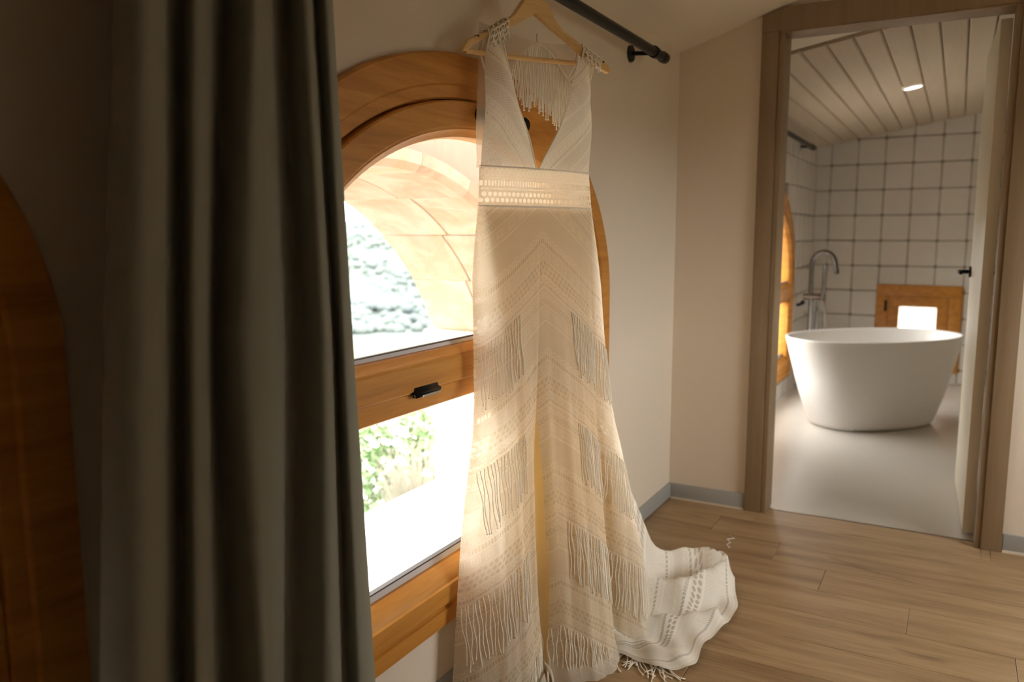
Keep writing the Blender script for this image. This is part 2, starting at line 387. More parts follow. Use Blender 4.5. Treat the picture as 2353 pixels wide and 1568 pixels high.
def catmull(pts, per=8):
    out = []; P = [pts[0]] + list(pts) + [pts[-1]]
    for i in range(1, len(P) - 2):
        p0, p1, p2, p3 = (Vector(q) for q in P[i - 1:i + 3])
        for k in range(per):
            t = k / per
            out.append(0.5 * ((2 * p1) + (p2 - p0) * t + (2 * p0 - 5 * p1 + 4 * p2 - p3) * t * t + (3 * p1 - p0 - 3 * p2 + p3) * t ** 3))
    out.append(Vector(pts[-1])); return out

# ------------------------------------------------------------------ the setting
CEIL0, CEILS = 1.998, 0.31            # bedroom ceiling rises away from the window wall
def ceil_z(x): return CEIL0 + CEILS * x
BC0, BCS = 1.947, 0.17                # bathroom ceiling
def bceil_z(x): return BC0 + BCS * x
XR, YB = 2.9, -4.4                    # right wall, rear wall
YF = 3.874                            # bathroom far wall

class Hole:
    def __init__(s, yc, half, zb, zs, top): s.yc, s.half, s.zb, s.zs, s.top = yc, half, zb, zs, top
WIN = dict(a=0.89, b=0.66, zc=1.0, zb=0.222)
def win_hole(yc, dz=0.0, inset=0.05):
    a, b = WIN['a'] - inset, WIN['b'] - inset; zc = WIN['zc'] + dz
    return Hole(yc, a, WIN['zb'] + dz + inset, zc, lambda y: zc + b * math.sqrt(max(0, 1 - ((y - yc) / a) ** 2)))

def holed_wall(name, x0, x1, y0, y1, z0, z1, holes, mat):
    m = MB(); ys = [y0]
    def quad(*p):
        b = len(m.v); m.v.extend(p); m.f.append(tuple(range(b, b + len(p))))
    def slab(ya, yb, za0, za1, zb0, zb1):       # y interval, lower z at each end, upper z at each end
        for x in (x0, x1): quad((x, ya, za0), (x, yb, za1), (x, yb, zb1), (x, ya, zb0))
        quad((x0, ya, za0), (x1, ya, za0), (x1, yb, za1), (x0, yb, za1))
        quad((x0, ya, zb0), (x1, ya, zb0), (x1, yb, zb1), (x0, yb, zb1))
    cur = y0
    for h in sorted(holes, key=lambda q: q.yc):
        a, b = h.yc - h.half, h.yc + h.half
        slab(cur, a, z0, z0, z1, z1)
        quad((x0, a, h.zb), (x1, a, h.zb), (x1, a, h.zs), (x0, a, h.zs)); quad((x0, b, h.zb), (x1, b, h.zb), (x1, b, h.zs), (x0, b, h.zs))
        if h.zb > z0: slab(a, b, z0, z0, h.zb, h.zb)
        N = 48; yy = [h.yc - h.half * math.cos(PI * i / N) for i in range(N + 1)]
        for i in range(N): slab(yy[i], yy[i + 1], h.top(yy[i]), h.top(yy[i + 1]), z1, z1)
        cur = b
    slab(cur, y1, z0, z0, z1, z1)
    for y in (y0, y1): quad((x0, y, z0), (x1, y, z0), (x1, y, z1), (x0, y, z1))
    bm = bmesh.new(); o = m.build(name, mat, recalc=False)
    bm.from_mesh(o.data); bmesh.ops.remove_doubles(bm, verts=bm.verts, dist=1e-5); bmesh.ops.recalc_face_normals(bm, faces=bm.faces); bm.to_mesh(o.data); bm.free()
    return o

W1Y, W2Y, W3Y, W3DZ = -1.70, -3.715, 2.05, -0.09
holed_wall('wall_left', -0.20, 0.0, YB, 0.06, -0.25, 2.05, [win_hole(W1Y), win_hole(W2Y, 0.045)], 'plaster')['kind'] = 'structure'
wbl = holed_wall('wall_bathroom_left', -0.20, 0.0, 0.06, YF + 0.15, -0.25, 2.05, [win_hole(W3Y, W3DZ)], 'grout'); wbl['kind'] = 'structure'

# door wall with its opening
OX0, OX1, DH = 0.435, 1.240, 2.03     # clear opening
m = MB()
m.box(0, OX0 - 0.02, 0, 0.12, 0, 2.75); m.box(OX1 + 0.02, XR, 0, 0.12, 0, 3.2); m.box(OX0 - 0.02, OX1 + 0.02, 0, 0.12, DH + 0.02, 2.75)
m.build('wall_back', 'plaster')['kind'] = 'structure'
# opposite wall, with an unseen window opening added to let daylight in
m = MB(); wy0, wy1, wz0, wz1 = -1.60, -0.25, 0.70, 1.75
m.box(XR, XR + 0.2, YB, wy0, 0, 3.2); m.box(XR, XR + 0.2, wy1, 0.12, 0, 3.2); m.box(XR, XR + 0.2, wy0, wy1, 0, wz0); m.box(XR, XR + 0.2, wy0, wy1, wz1, 3.2)
m.build('wall_right', 'plaster')['kind'] = 'structure'
MB().box(1.50, 1.62, YB, -1.70, 0, 2.62).build('wall_light_block', 'plaster')['kind'] = 'structure'  # unseen partition, added to block daylight from the left wall and curtain
MB().box(-0.2, XR + 0.2, YB - 0.15, YB, -0.05, 3.2).build('wall_front', 'plaster')['kind'] = 'structure'
def slope_slab(name, x0, x1, y0, y1, fz, th, mat):
    v = [(x0, y0, fz(x0)), (x1, y0, fz(x1)), (x1, y1, fz(x1)), (x0, y1, fz(x0))]
    v += [(a, b, c + th) for a, b, c in v]
    return obj(name, v, [(0, 1, 2, 3), (7, 6, 5, 4), (0, 4, 5, 1), (1, 5, 6, 2), (2, 6, 7, 3), (3, 7, 4, 0)], mat)
slope_slab('ceiling', -0.25, XR + 0.2, YB - 0.15, 0.12, ceil_z, 0.12, 'ceiling_paint')['kind'] = 'structure'

# bedroom floor: planks laid along X
fl = MB().box(-0.2, XR + 0.2, YB - 0.1, 0.10, -0.06, -0.012).build('floor', 'grout'); fl['kind'] = 'structure'
PW, PL = 0.192, 1.29
plank_cache = {}
def plank(x0, x1, y0, y1):
    L, W = round(x1 - x0, 3), round(y1 - y0, 3); key = (L, W)
    if key not in plank_cache:
        g, c = 0.0007, 0.0014
        a = [(g, g), (L - g, g), (L - g, W - g), (g, W - g)]; b = [(g + c, g + c), (L - g - c, g + c), (L - g - c, W - g - c), (g + c, W - g - c)]
        v = [(x, y, -0.012) for x, y in a] + [(x, y, -0.0012) for x, y in a] + [(x, y, 0.0) for x, y in b]
        f = [(8, 9, 10, 11)] + [(i, (i + 1) % 4, 4 + (i + 1) % 4, 4 + i) for i in range(4)] + [(4 + i, 4 + (i + 1) % 4, 8 + (i + 1) % 4, 8 + i) for i in range(4)]
        me = bpy.data.meshes.new('plank'); me.from_pydata(v, [], f); me.materials.append(MAT['oak_floor']); plank_cache[key] = me
    o = bpy.data.objects.new('plank', plank_cache[key]); COL.objects.link(o); o.parent = fl; o.location = (x0, y0, 0)
row = 0; y = 0.062
while y > YB:
    y0 = y - PW; off = -((row * 0.47 + 0.31 * (row % 3)) % 1) * PL; x = off
    while x < XR:
        a, b = max(x, 0.0), min(x + PL, XR)
        ye = y
        if b - a > 0.02:
            if row == 0:      # runs under the door: stop at the wall beside the opening
                if b > OX0 and a < OX1: plank(max(a, OX0 - 0.02), min(b, OX1 + 0.02), y0, 0.062)
                if a < OX0 - 0.02: plank(a, min(b, OX0 - 0.02), y0, 0.0)
                if b > OX1 + 0.02: plank(max(a, OX1 + 0.02), b, y0, 0.0)
            else: plank(a, b, y0, y)
        x += PL
    y = y0; row += 1

# baseboards
def baseboard(name, x0, x1, y0, y1): 
    MB().box(x0, x1, y0, y1, 0.006, 0.072, 0.003).build(name, 'baseboard_grey', smooth=True, auto=30)['kind'] = 'structure'
baseboard('baseboard_left', 0.0, 0.013, YB + 0.02, -0.014)
baseboard('baseboard_back', 0.0005, 0.349, -0.013, 0.0)
baseboard('baseboard_back_right', 1.330, XR - 0.02, -0.013, 0.0)
MB().box(0.014, 0.349, -0.016, -0.013, 0.001, 0.008).build('trim_1', 'plaster')['kind'] = 'structure'
MB().box(1.330, XR - 0.02, -0.018, -0.013, 0.001, 0.010).build('trim_2', 'plaster')['kind'] = 'structure'

# ------------------------------------------------------------------ bathroom shell
MB().box(0, 2.6, 0.062, YF + 0.12, -0.06, -0.003).build('floor_bathroom', 'microcement')['kind'] = 'structure'
FX0, FX1, FZ0, FZ1 = 0.62, 1.07, 0.17, 0.71      # opening of the small window
m = MB(); a, b = YF, YF + 0.15
m.box(0, FX0, a, b, -0.05, 2.7); m.box(FX1, 2.6, a, b, -0.05, 2.7); m.box(FX0, FX1, a, b, -0.05, FZ0); m.box(FX0, FX1, a, b, FZ1, 2.7)
wbb = m.build('wall_bathroom_back', 'grout'); wbb['kind'] = 'structure'
MB().box(2.45, 2.6, 0.12, YF, -0.05, 2.7).build('wall_bathroom_right', 'plaster')['kind'] = 'structure'
# handmade square tiles, corners nipped so the joints darken at the crossings
TP = 0.2085
def tile_mesh(seed):
    rg = random.Random(seed); h = TP / 2 - 0.0022; c = 0.013
    pts = [(-h + c, -h), (h - c, -h), (h, -h + c), (h, h - c), (h - c, h), (-h + c, h), (-h, h - c), (-h, -h + c)]
    pts = [(x + rg.uniform(-0.0012, 0.0012), y + rg.uniform(-0.0012, 0.0012)) for x, y in pts]
    tl = [rg.uniform(-0.0015, 0.0015) for _ in range(2)]
    v = [(x, 0.0, y) for x, y in pts] + [(x * 0.985, -0.006, y * 0.985) for x, y in pts] + [(x * 0.955, -0.0085 + tl[0] * x * 8 + tl[1] * y * 8, y * 0.955) for x, y in pts]
    f = [tuple(16 + i for i in range(8))] + [(i, (i + 1) % 8, 8 + (i + 1) % 8, 8 + i) for i in range(8)] + [(8 + i, 8 + (i + 1) % 8, 16 + (i + 1) % 8, 16 + i) for i in range(8)]
    me = bpy.data.meshes.new('tile'); me.from_pydata(v, [], f); me.materials.append(MAT['tile_glaze'])
    for p in me.polygons: p.use_smooth = p.index > 8
    return me
TILES = [tile_mesh(i) for i in range(6)]
def tile(parent, loc, rz):
    o = bpy.data.objects.new('tile', random.choice(TILES)); COL.objects.link(o); o.parent = parent; o.location = loc
    o.rotation_euler = (0, random.choice((0, PI / 2, PI, -PI / 2)), 0) if rz == 0 else (0, 0, rz)
ZT0 = 0.108
for i in range(-1, 11):
    for k in range(-1, 10):
        xc = 0.121 + (i + 0.5) * TP; zc = ZT0 + (k + 0.5) * 0.2105
        if xc - TP / 2 < -0.1 or zc + TP / 2 < 0.02 or zc - TP / 2 > bceil_z(xc + TP / 2) - 0.004: continue
        if FX0 - 0.02 < xc < FX1 + 0.02 and FZ0 - 0.05 < zc < FZ1: continue
        tile(wbb, (xc, YF, zc), 0)
for i in range(19):
    for k in range(-1, 9):
        yc = YF - (i + 0.5) * TP - 0.01; zc = ZT0 + (k + 0.5) * 0.2105
        if yc < 0.14 or zc - TP / 2 > bceil_z(0) - 0.04: continue
        inside = False
        for sy in (-1, 0, 1):
            for sz in (-1, 0, 1):
                yy, zz = yc + sy * TP / 2 - W3Y, zc + sz * TP / 2 - (1.0 + W3DZ)
                A, B = WIN['a'] - 0.09, WIN['b'] - 0.09
                if abs(yy) < A and WIN['zb'] + W3DZ + 0.1 < zc + sz * TP / 2 and (zz < 0 or (yy / A) ** 2 + (zz / B) ** 2 < 1): inside = True
        if not inside: tile(wbl, (0.0, yc, zc), PI / 2)
# board ceiling: dry-lining strip by the door, then boards running away from the door
cb = slope_slab('ceiling_bathroom', -0.2, 2.6, 0.12, YF + 0.1, lambda x: bceil_z(x) + 0.045, 0.1, 'gasket_dark'); cb['kind'] = 'structure'
slope_slab('trim_3', 0.0, 2.45, 0.12, 0.335, lambda x: bceil_z(x) + 0.012, 0.033, 'ceiling_paint')['kind'] = 'structure'
BW = 0.109; nb = 23
for i in range(nb):
    x0, x1 = i * BW + 0.0022, (i + 1) * BW - 0.0022
    ins = 0.006
    y0, y1 = 0.36, YF - 0.0
    z = lambda x, d=0: bceil_z(x) + d
    v = [(x0, y0, z(x0, 0.006)), (x0 + ins, y0, z(x0 + ins)), (x1 - ins, y0, z(x1 - ins)), (x1, y0, z(x1, 0.006)), (x1, y0, z(x1, 0.04)), (x0, y0, z(x0, 0.04))]
    v += [(a, y1, c) for a, b_, c in v]
    obj('board', v, [(0, 1, 2, 3, 4, 5), (11, 10, 9, 8, 7, 6)] + [(j, j + 6, (j + 1) % 6 + 6, (j + 1) % 6) for j in range(6)], 'ceiling_wood', cb)

# ------------------------------------------------------------------ arched timber windows
def arch_path(yc, zc, a, b, zb, n=56):
    p = [(yc + a, zb), (yc + a, zc)]
    p += [(yc + a * math.cos(t), zc + b * math.sin(t)) for t in [PI * i / n for i in range(1, n)]]
    p += [(yc - a, zc), (yc - a, zb)]
    return p
def sweep_arch(m, yc, dz, prof, zb=None, zb_scale=1.0, closed_bottom=True):
    """prof: list of (inset, x). Sweeps the profile round the arch opening."""
    a, b, zc = WIN['a'], WIN['b'], WIN['zc'] + dz
    z0 = (WIN['zb'] + dz) if zb is None else zb
    rows = []
    for w, x in prof:
        pts = arch_path(yc, zc, a - w, b - w, z0 + w * zb_scale)
        rows.append([(x, y, z) for y, z in pts])
    b0 = len(m.v); k = len(rows[0]); L = len(rows)
    for r in rows: m.v.extend(r)
    for i in range(L):
        i2 = (i + 1) % L
        for j in range(k if closed_bottom else k - 1):
            j2 = (j + 1) % k
            m.f.append((b0 + i * k + j, b0 + i * k + j2, b0 + i2 * k + j2, b0 + i2 * k + j))
    if not closed_bottom:
        m.f.append(tuple(b0 + i * k for i in range(L))); m.f.append(tuple(b0 + i * k + k - 1 for i in reversed(range(L))))
def arched_window(name, yc, dz, hardware=True):
    w = empty(name, (0, 0, 0)); w['kind'] = 'structure'
    m = MB()
    sweep_arch(m, yc, dz, [(0.0, 0.001), (0.0, 0.017), (0.005, 0.022), (0.072, 0.022), (0.077, 0.016), (0.104, 0.016), (0.108, 0.010), (0.108, -0.034), (0.128, -0.034), (0.128, -0.07), (0.055, -0.07), (0.055, 0.001)], zb_scale=0.60)
    m.build('outer_frame', 'pine', w, True, auto=30)
    # transom fixed to the outer frame
    zt = dz
    hw = WIN['a'] - 0.109
    def rail(nm, prof):
        q = MB(); k = len(prof)
        b = len(q.v)
        for yy in (yc - hw, yc + hw): q.v += [(x, yy, z + zt) for z, x in prof]
        q.f += [tuple(range(k)), tuple(reversed(range(k, 2 * k)))] + [(i, (i + 1) % k, k + (i + 1) % k, k + i) for i in range(k)]
        return q.build(nm, 'pine', w, True, auto=25)
    rail('transom', [(0.795, -0.05), (0.795, -0.010), (0.800, -0.002), (0.812, 0.002), (0.8125, 0.009), (0.827, 0.010), (0.8275, 0.018), (0.8495, 0.018), (0.8495, -0.05)])
    # opening sash: arched, with its own bottom rail
    m = MB()
    a, b, zc = WIN['a'], WIN['b'], WIN['zc'] + dz
    prof = [(0.112, 0.008), (0.112, 0.026), (0.116, 0.030), (0.172, 0.030), (0.176, 0.027), (0.180, 0.027), (0.184, 0.022), (0.197, 0.010), (0.200, -0.002), (0.200, -0.03), (0.112, -0.03)]
    rows = []
    for wd, x in prof:
        rows.append([(x, y, z) for y, z in arch_path(yc, zc, a - wd, b - wd, 0.853 + dz + (wd - 0.112) * 1.02)])
    k = len(rows[0]); L = len(rows)
    for r in rows: m.v.extend(r)
    for i in range(L):
        for j in range(k): m.f.append((i * k + j, i * k + (j + 1) % k, ((i + 1) % L) * k + (j + 1) % k, ((i + 1) % L) * k + j))
    sash = m.build('sash', 'pine', w, True, auto=28)
    # panes and their seals
    def pane(nm, pts, x, mat):
        q = MB(); q.prism(pts, lambda p, d: (d, p[0], p[1]), x - 0.004, x); return q.build(nm, mat, w)
    ai, bi = a - 0.192, b - 0.192
    pane('pane', arch_path(yc, zc, ai, bi, 0.938 + dz), -0.012, 'glass')
    pane('pane', [(yc - hw + 0.004, 0.36 + dz), (yc + hw - 0.004, 0.36 + dz), (yc + hw - 0.004, 0.80 + dz), (yc - hw + 0.004, 0.80 + dz)], -0.035, 'glass')
    q = MB(); q.box(-0.030, -0.022, yc - hw + 0.01, yc + hw - 0.01, 0.372 + dz, 0.392 + dz); q.build('seal', 'gasket', w)
    q = MB(); q.box(-0.034, -0.020, yc - hw + 0.01, yc + hw - 0.01, 0.392 + dz, 0.396 + dz); q.build('seal', 'gasket_dark', w)
    q = MB(); q.box(-0.008, -0.001, yc - ai + 0.01, yc + ai - 0.01, 0.940 + dz, 0.952 + dz); q.build('seal', 'gasket', w)
    q = MB(); q.box(-0.009, 0.000, yc - ai + 0.01, yc + ai - 0.01, 0.952 + dz, 0.955 + dz); q.build('seal', 'gasket_dark', w)
    # bottom rail of the frame
    q = MB(); prof = [(0.280, 0.0), (0.280, 0.024), (0.284, 0.027), (0.330, 0.027), (0.334, 0.022), (0.345, 0.018), (0.368, -0.004), (0.374, -0.012), (0.374, -0.05), (0.280, -0.05)]
    kk = len(prof)
    for yy in (yc - hw, yc + hw): q.v += [(x, yy, z + dz) for z, x in prof]
    q.f += [tuple(range(kk)), tuple(reversed(range(kk, 2 * kk)))] + [(i, (i + 1) % kk, kk + (i + 1) % kk, kk + i) for i in range(kk)]
    q.build('bottom_rail', 'pine', w, True, auto=25)
    # lower side strips of the fixed light
    for s in (-1, 1):
        y0 = yc + s * hw; y1 = yc + s * (hw - 0.055)
        MB().box(-0.05, 0.012, min(y0, y1), max(y0, y1), 0.374 + dz, 0.795 + dz, 0.006).build('side_strip', 'pine', w, True, auto=30)
    if hardware:
        # slim black latch on the transom
        q = MB(); yh0, yh1 = -2.028, -1.922
        bm = bmesh.new(); bmesh.ops.create_cube(bm, size=1)
        for v in bm.verts: v.co = Vector((0.016 if v.co.x < 0 else 0.045, yh0 if v.co.y < 0 else yh1, 0.842 if v.co.z < 0 else 0.866))
        bmesh.ops.bevel(bm, geom=bm.edges[:], offset=0.009, segments=3, affect='EDGES'); q.add(bm)
        hd = q.build('latch', 'black_metal', w, True)
        MB().box(0.040, 0.0465, yh0 + 0.022, yh1 - 0.012, 0.843, 0.8495, 0.002).build('latch_plate', 'steel', hd)
        # pivot caps at the head of the sash
        for yy, zz in ((-1.723, 1.517), (-1.491, 1.520)):
            q = MB(); q.tube([(0.028, yy, zz), (0.040, yy, zz), (0.046, yy, zz)], [0.020, 0.020, 0.014], 20)
            q.build('pivot_cap', 'black_metal', w, True, auto=40)
    return w
arched_window('window_1', W1Y, 0.0)
w2 = arched_window('window_2', W2Y, 0.045, False)
for k in range(12):           # boards added behind the glass to keep this end of the room dark
    y0 = W2Y - 0.80 + k * 0.1335
    MB().box(-0.112, -0.085, y0 + 0.001, y0 + 0.1325, 0.50, 1.69, 0.003).build('added_shutter_board', 'pine', w2)
arched_window('window_3', W3Y, W3DZ, False)
# small low window of the bathroom
w4 = empty('window_4'); w4['kind'] = 'structure'
def rect_frame(nm, x0, x1, z0, z1, wd, ya, yb, parent, mat='pine', ch=0.004):
    for i, q in enumerate(((x0, x1, z1 - wd, z1), (x0, x1, z0, z0 + wd), (x0, x0 + wd, z0 + wd, z1 - wd), (x1 - wd, x1, z0 + wd, z1 - wd))):
        MB().box(q[0], q[1], ya, yb, q[2], q[3], ch).build(nm, mat, parent, True, auto=30)
rect_frame('frame_bar', 0.530, 1.165, 0.083, 0.795, 0.092, YF - 0.028, YF + 0.06, w4)
rect_frame('sash_bar', 0.624, 1.071, 0.177, 0.701, 0.085, YF - 0.020, YF + 0.05, w4)
MB().box(0.705, 0.990, YF + 0.016, YF + 0.022, 0.255, 0.620).build('pane', 'frosted_glass', w4)
MB().box(0.596, 0.616, YF - 0.040, YF - 0.018, 0.575, 0.665, 0.006).build('hinge', 'black_metal', w4, True, auto=30)
# unseen window in the opposite wall, added as a daylight source
w5 = empty('window_added'); w5['kind'] = 'structure'
for (y0, y1, z0, z1) in ((wy0, wy1, wz1 - 0.07, wz1), (wy0, wy1, wz0, wz0 + 0.07), (wy0, wy0 + 0.07, wz0 + 0.07, wz1 - 0.07), (wy1 - 0.07, wy1, wz0 + 0.07, wz1 - 0.07)):
    MB().box(XR + 0.02, XR + 0.09, y0, y1, z0, z1).build('frame_bar', 'pine', w5)
MB().box(XR + 0.05, XR + 0.055, wy0 + 0.07, wy1 - 0.07, wz0 + 0.07, wz1 - 0.07).build('pane', 'glass', w5)

# ------------------------------------------------------------------ door
dr = empty('door_1'); dr['kind'] = 'structure'
CT = 2.128                                       # casing head
m = MB(); m.box(0.350, 0.418, -0.020, 0.0, 0, 2.036, 0.003); m.build('casing', 'casing_wood', dr, True, auto=30)
m = MB(); m.box(1.258, 1.328, -0.020, 0.0, 0, 2.036, 0.003); m.build('casing', 'casing_wood', dr, True, auto=30)
m = MB(); m.prism([(0.350, 2.0365), (1.328, 2.0365), (1.328, CT), (0.432, CT), (0.350, ceil_z(0.350) - 0.004)], lambda q, d: (q[0], d, q[1]), -0.020, 0.0); m.build('casing_head', 'casing_wood', dr)
MB().box(0.4185, OX0 + 0.006, -0.012, 0.128, 0, 2.03, 0.002).build('jamb', 'casing_wood', dr, True, auto=30)
MB().box(OX1 - 0.002, 1.2575, -0.012, 0.128, 0, 2.03, 0.002).build('jamb', 'casing_wood', dr, True, auto=30)
MB().box(0.4185, 1.2575, -0.012, 0.128, 2.0302, 2.050, 0.002).build('head_jamb', 'casing_wood', dr, True, auto=30)
MB().box(OX0 + 0.006, OX1 - 0.002, 0.058, 0.068, -0.006, 0.002).build('threshold', 'steel', dr)
lf = empty('leaf', (1.236, 0.133, 0)); lf.parent = dr; lf.rotation_euler = (0, 0, R(90 + 2.2))
LW = 0.765
MB().box(0.0, LW, 0.0, 0.040, 0.006, 2.018, 0.002).build('leaf_panel', 'door_wood', lf, True, auto=30)
hx, hz = LW - 0.060, 1.04
def lever(sgn):
    q = MB(); y0 = 0.040 if sgn > 0 else 0.0
    q.tube([(hx, y0, hz), (hx, y0 + sgn * 0.009, hz)], 0.026, 20); q.tube([(hx, y0, hz), (hx, y0 + sgn * 0.050, hz)], 0.0095, 12)
    q.tube([(hx + 0.008, y0 + sgn * 0.047, hz), (hx - 0.060, y0 + sgn * 0.050, hz), (hx - 0.122, y0 + sgn * 0.046, hz)], [0.010, 0.0095, 0.009], 12)
    q.build('lever_handle', 'black_metal', lf, True, auto=40)
lever(1); lever(-1)

# ------------------------------------------------------------------ outside: terrace, stone arches, garden, hills
TZ = -0.2
ARC, ARZ, ARR = -1.169, 0.133, 1.329
XN, XFAR = -0.675, -1.335
IMP = 0.715
half = math.sqrt(ARR ** 2 - (IMP - ARZ) ** 2)
LIN = 0.05
def stone_hole(yc): return Hole(yc, half + LIN, TZ - 0.21, IMP, lambda y: ARZ + math.sqrt(max(0, (ARR + LIN) ** 2 - (y - yc) ** 2)))
ARCS = [ARC - 3.07, ARC]
hs = [stone_hole(c) for c in ARCS]
for h in hs: h.zs = h.top(h.yc + h.half)
sw = holed_wall('wall_terrace', XFAR, XN, -6.2, 0.50, TZ - 1.2, 2.7, hs, 'render_wall'); sw['kind'] = 'structure'
for c in ARCS:
    t0 = math.asin((IMP - ARZ) / ARR); N = 9
    for i in range(N):
        a0 = t0 + (PI - 2 * t0) * i / N + 0.0012; a1 = t0 + (PI - 2 * t0) * (i + 1) / N - 0.0012
        for (xa, xb) in ((XFAR - 0.012, -1.02 + 0.03 * (i % 3)), (-1.014 + 0.03 * (i % 3), XN + 0.012)):
            q = MB(); rows = []; dr_ = random.uniform(-0.004, 0.004)
            for x, rr in ((xa, ARR + LIN + 0.02), (xa, ARR + 0.010), (xa + (0.012 if xa < -1.1 else 0.003), ARR + dr_), (xb - (0.028 if xb > -0.9 else 0.003), ARR + dr_), (xb, ARR + (0.024 if xb > -0.9 else 0.010)), (xb, ARR + LIN + 0.02)):
                rows.append([(x, c + rr * math.cos(lerp(a0, a1, k / 6)), ARZ + rr * math.sin(lerp(a0, a1, k / 6))) for k in range(7)])
            q.grid(rows)
            nrow = len(rows)
            q.f.append(tuple(r * 7 for r in range(nrow))); q.f.append(tuple(r * 7 + 6 for r in reversed(range(nrow))))
            q.build('voussoir', 'arch_stone', sw, True, auto=30)
    for s in (-1, 1):       # piers faced with pale blocks, impost moulding on top
        yj = c + s * half; yo = yj + s * (LIN + 0.01)
        zz = [TZ, 0.10, 0.40, IMP - 0.075]
        for k in range(3):
            MB().box(XFAR - 0.008, XN + 0.008, min(yj, yo), max(yj, yo), zz[k] + 0.002, zz[k + 1] - 0.002, 0.006).build('pier_block', 'pale_stone', sw)
        yi = yj - s * 0.035
        MB().box(XFAR - 0.045, XN + 0.045, min(yi, yo), max(yi, yo), IMP - 0.073, IMP - 0.002, 0.016).build('impost', 'pale_stone', sw, True, auto=30)
ter = MB().box(-1.46, -0.2, -6.2, 4.2, TZ - 0.20, TZ - 0.03).build('terrace_floor', 'mortar'); ter['kind'] = 'structure'
sx = [-0.205, -0.60, -1.03, -1.47]
for i in range(3):
    y = -6.2 + 0.31 * (i % 2)
    while y < 4.2:
        MB().box(sx[i + 1] + 0.003, sx[i] - 0.003, y + 0.003, min(y + 0.62, 4.2) - 0.003, TZ - 0.03, TZ, 0.004).build('paving_slab', 'terrace_slab', ter)
        y += 0.62
# ground and hills: one terrain all round the house
def ground_z(r, az):
    z = lerp(-1.55, -6.8, smoothst(3.0, 58.0, r))
    ridge = 2.6 + 2.2 * math.sin(az * 3 + 0.6) + 1.0 * math.sin(az * 7 + 2.0)
    z += (ridge + 6.8) * smoothst(60, 250, r)
    if 62 < r < 500: z += 0.7 * math.sin(r * 0.13 + az * 9) * math.sin(az * 31) + random.uniform(-0.5, 0.5)
    return z
rs = [2.2, 3, 4, 6, 9, 13, 18, 25, 34, 46, 60] + [60 + 9 * i for i in range(1, 24)] + [300, 380, 500]
NA = 150; verts = []; faces = []
for r in rs:
    for j in range(NA):
        az = 2 * PI * j / NA; verts.append((r * math.cos(az), r * math.sin(az), ground_z(r, az)))
for i in range(len(rs) - 1):
    for j in range(NA): faces.append((i * NA + j, i * NA + (j + 1) % NA, (i + 1) * NA + (j + 1) % NA, (i + 1) * NA + j))
verts.append((0, 0, -1.6)); c0 = len(verts) - 1
for j in range(NA): faces.append((c0, j, (j + 1) % NA))
# ground stays below the house floors
gr = obj('ground', verts, faces, 'hillside', smooth=True); gr['kind'] = 'structure'
# woodland crowns on the far slope (nobody could count them)
q = MB(); rg = random.Random(3)
ico = bmesh.new(); bmesh.ops.create_icosphere(ico, subdivisions=1, radius=1.0)
iv = [v.co.copy() for v in ico.verts]; ico.verts.index_update(); fi = [tuple(v.index for v in f.verts) for f in ico.faces]; ico.free()
for _ in range(7500):
    az = rg.uniform(R(95), R(175)); r = 62 + 196 * rg.random() ** 1.3
    x, y = r * math.cos(az), r * math.sin(az); s = rg.uniform(0.35, 0.7) * (0.6 + r / 200); b = len(q.v)
    z = lerp(-6.8, 0, 0) + 0
    z = -6.8 + (2.6 + 2.2 * math.sin(az * 3 + 0.6) + 1.0 * math.sin(az * 7 + 2.0) + 6.8) * smoothst(60, 250, r)
    q.v += [(x + p.x * s * rg.uniform(0.8, 1.2), y + p.y * s * rg.uniform(0.8, 1.2), z + 0.4 * s + p.z * s * 0.8) for p in iv]
    q.f += [tuple(b + k for k in f) for f in fi]
wd = q.build('woodland', 'hillside', None, True, recalc=False)
tag(wd, 'hazy green woodland covering the far hillside outside the window', 'woodland', kind='stuff')

def shrub(name, loc, h, w, n, label, flowers, seed):
    rg = random.Random(seed); root = empty(name, loc); tag(root, label, 'shrub')
    q = MB(); fl_ = MB(); st = MB()
    for k in range(9):
        a = rg.uniform(0, 2 * PI); e = Vector((math.cos(a) * w * 0.6, math.sin(a) * w * 0.6, h * rg.uniform(0.6, 0.95)))
        st.tube([(0, 0, 0), (e.x * 0.35, e.y * 0.35, e.z * 0.5), tuple(e)], [0.016, 0.010, 0.004], 6)
    def leafq(mb, c, ln, wd_):
        d = Vector((rg.gauss(0, 1), rg.gauss(0, 1), rg.gauss(0, 0.8))).normalized(); s = d.cross(Vector((rg.gauss(0, 1), rg.gauss(0, 1), rg.gauss(0, 1)))).normalized(); nn = d.cross(s)
        b = len(mb.v); mb.v += [tuple(c), tuple(c + d * ln * 0.5 + s * wd_ + nn * wd_ * 0.3), tuple(c + d * ln), tuple(c + d * ln * 0.5 - s * wd_ + nn * wd_ * 0.3)]; mb.f += [(b, b + 1, b + 2), (b, b + 2, b + 3)]
    def pt():
        while True:
            p = Vector((rg.uniform(-1, 1), rg.uniform(-1, 1), rg.uniform(-1, 1)))
            if 0.25 < p.length < 1: return Vector((p.x * w, p.y * w, h * 0.56 + p.z * h * 0.46))
    for _ in range(n): leafq(q, pt(), rg.uniform(0.05, 0.11), rg.uniform(0.012, 0.022))
    for _ in range(flowers):
        c = pt() 
        for _k in range(7): leafq(fl_, c, 0.05, 0.022)
    f = q.build('foliage', 'leaf', root, recalc=False); f['kind'] = 'stuff'
    if flowers: f = fl_.build('blossom', 'petal', root, recalc=False); f['kind'] = 'stuff'
    st.build('stem', 'bark', root, True)
shrub('flowering_shrub', (-2.8, 1.62, -1.60), 1.42, 0.44, 2600, 'green shrub with white blossom just beyond the terrace edge', 330, 5)
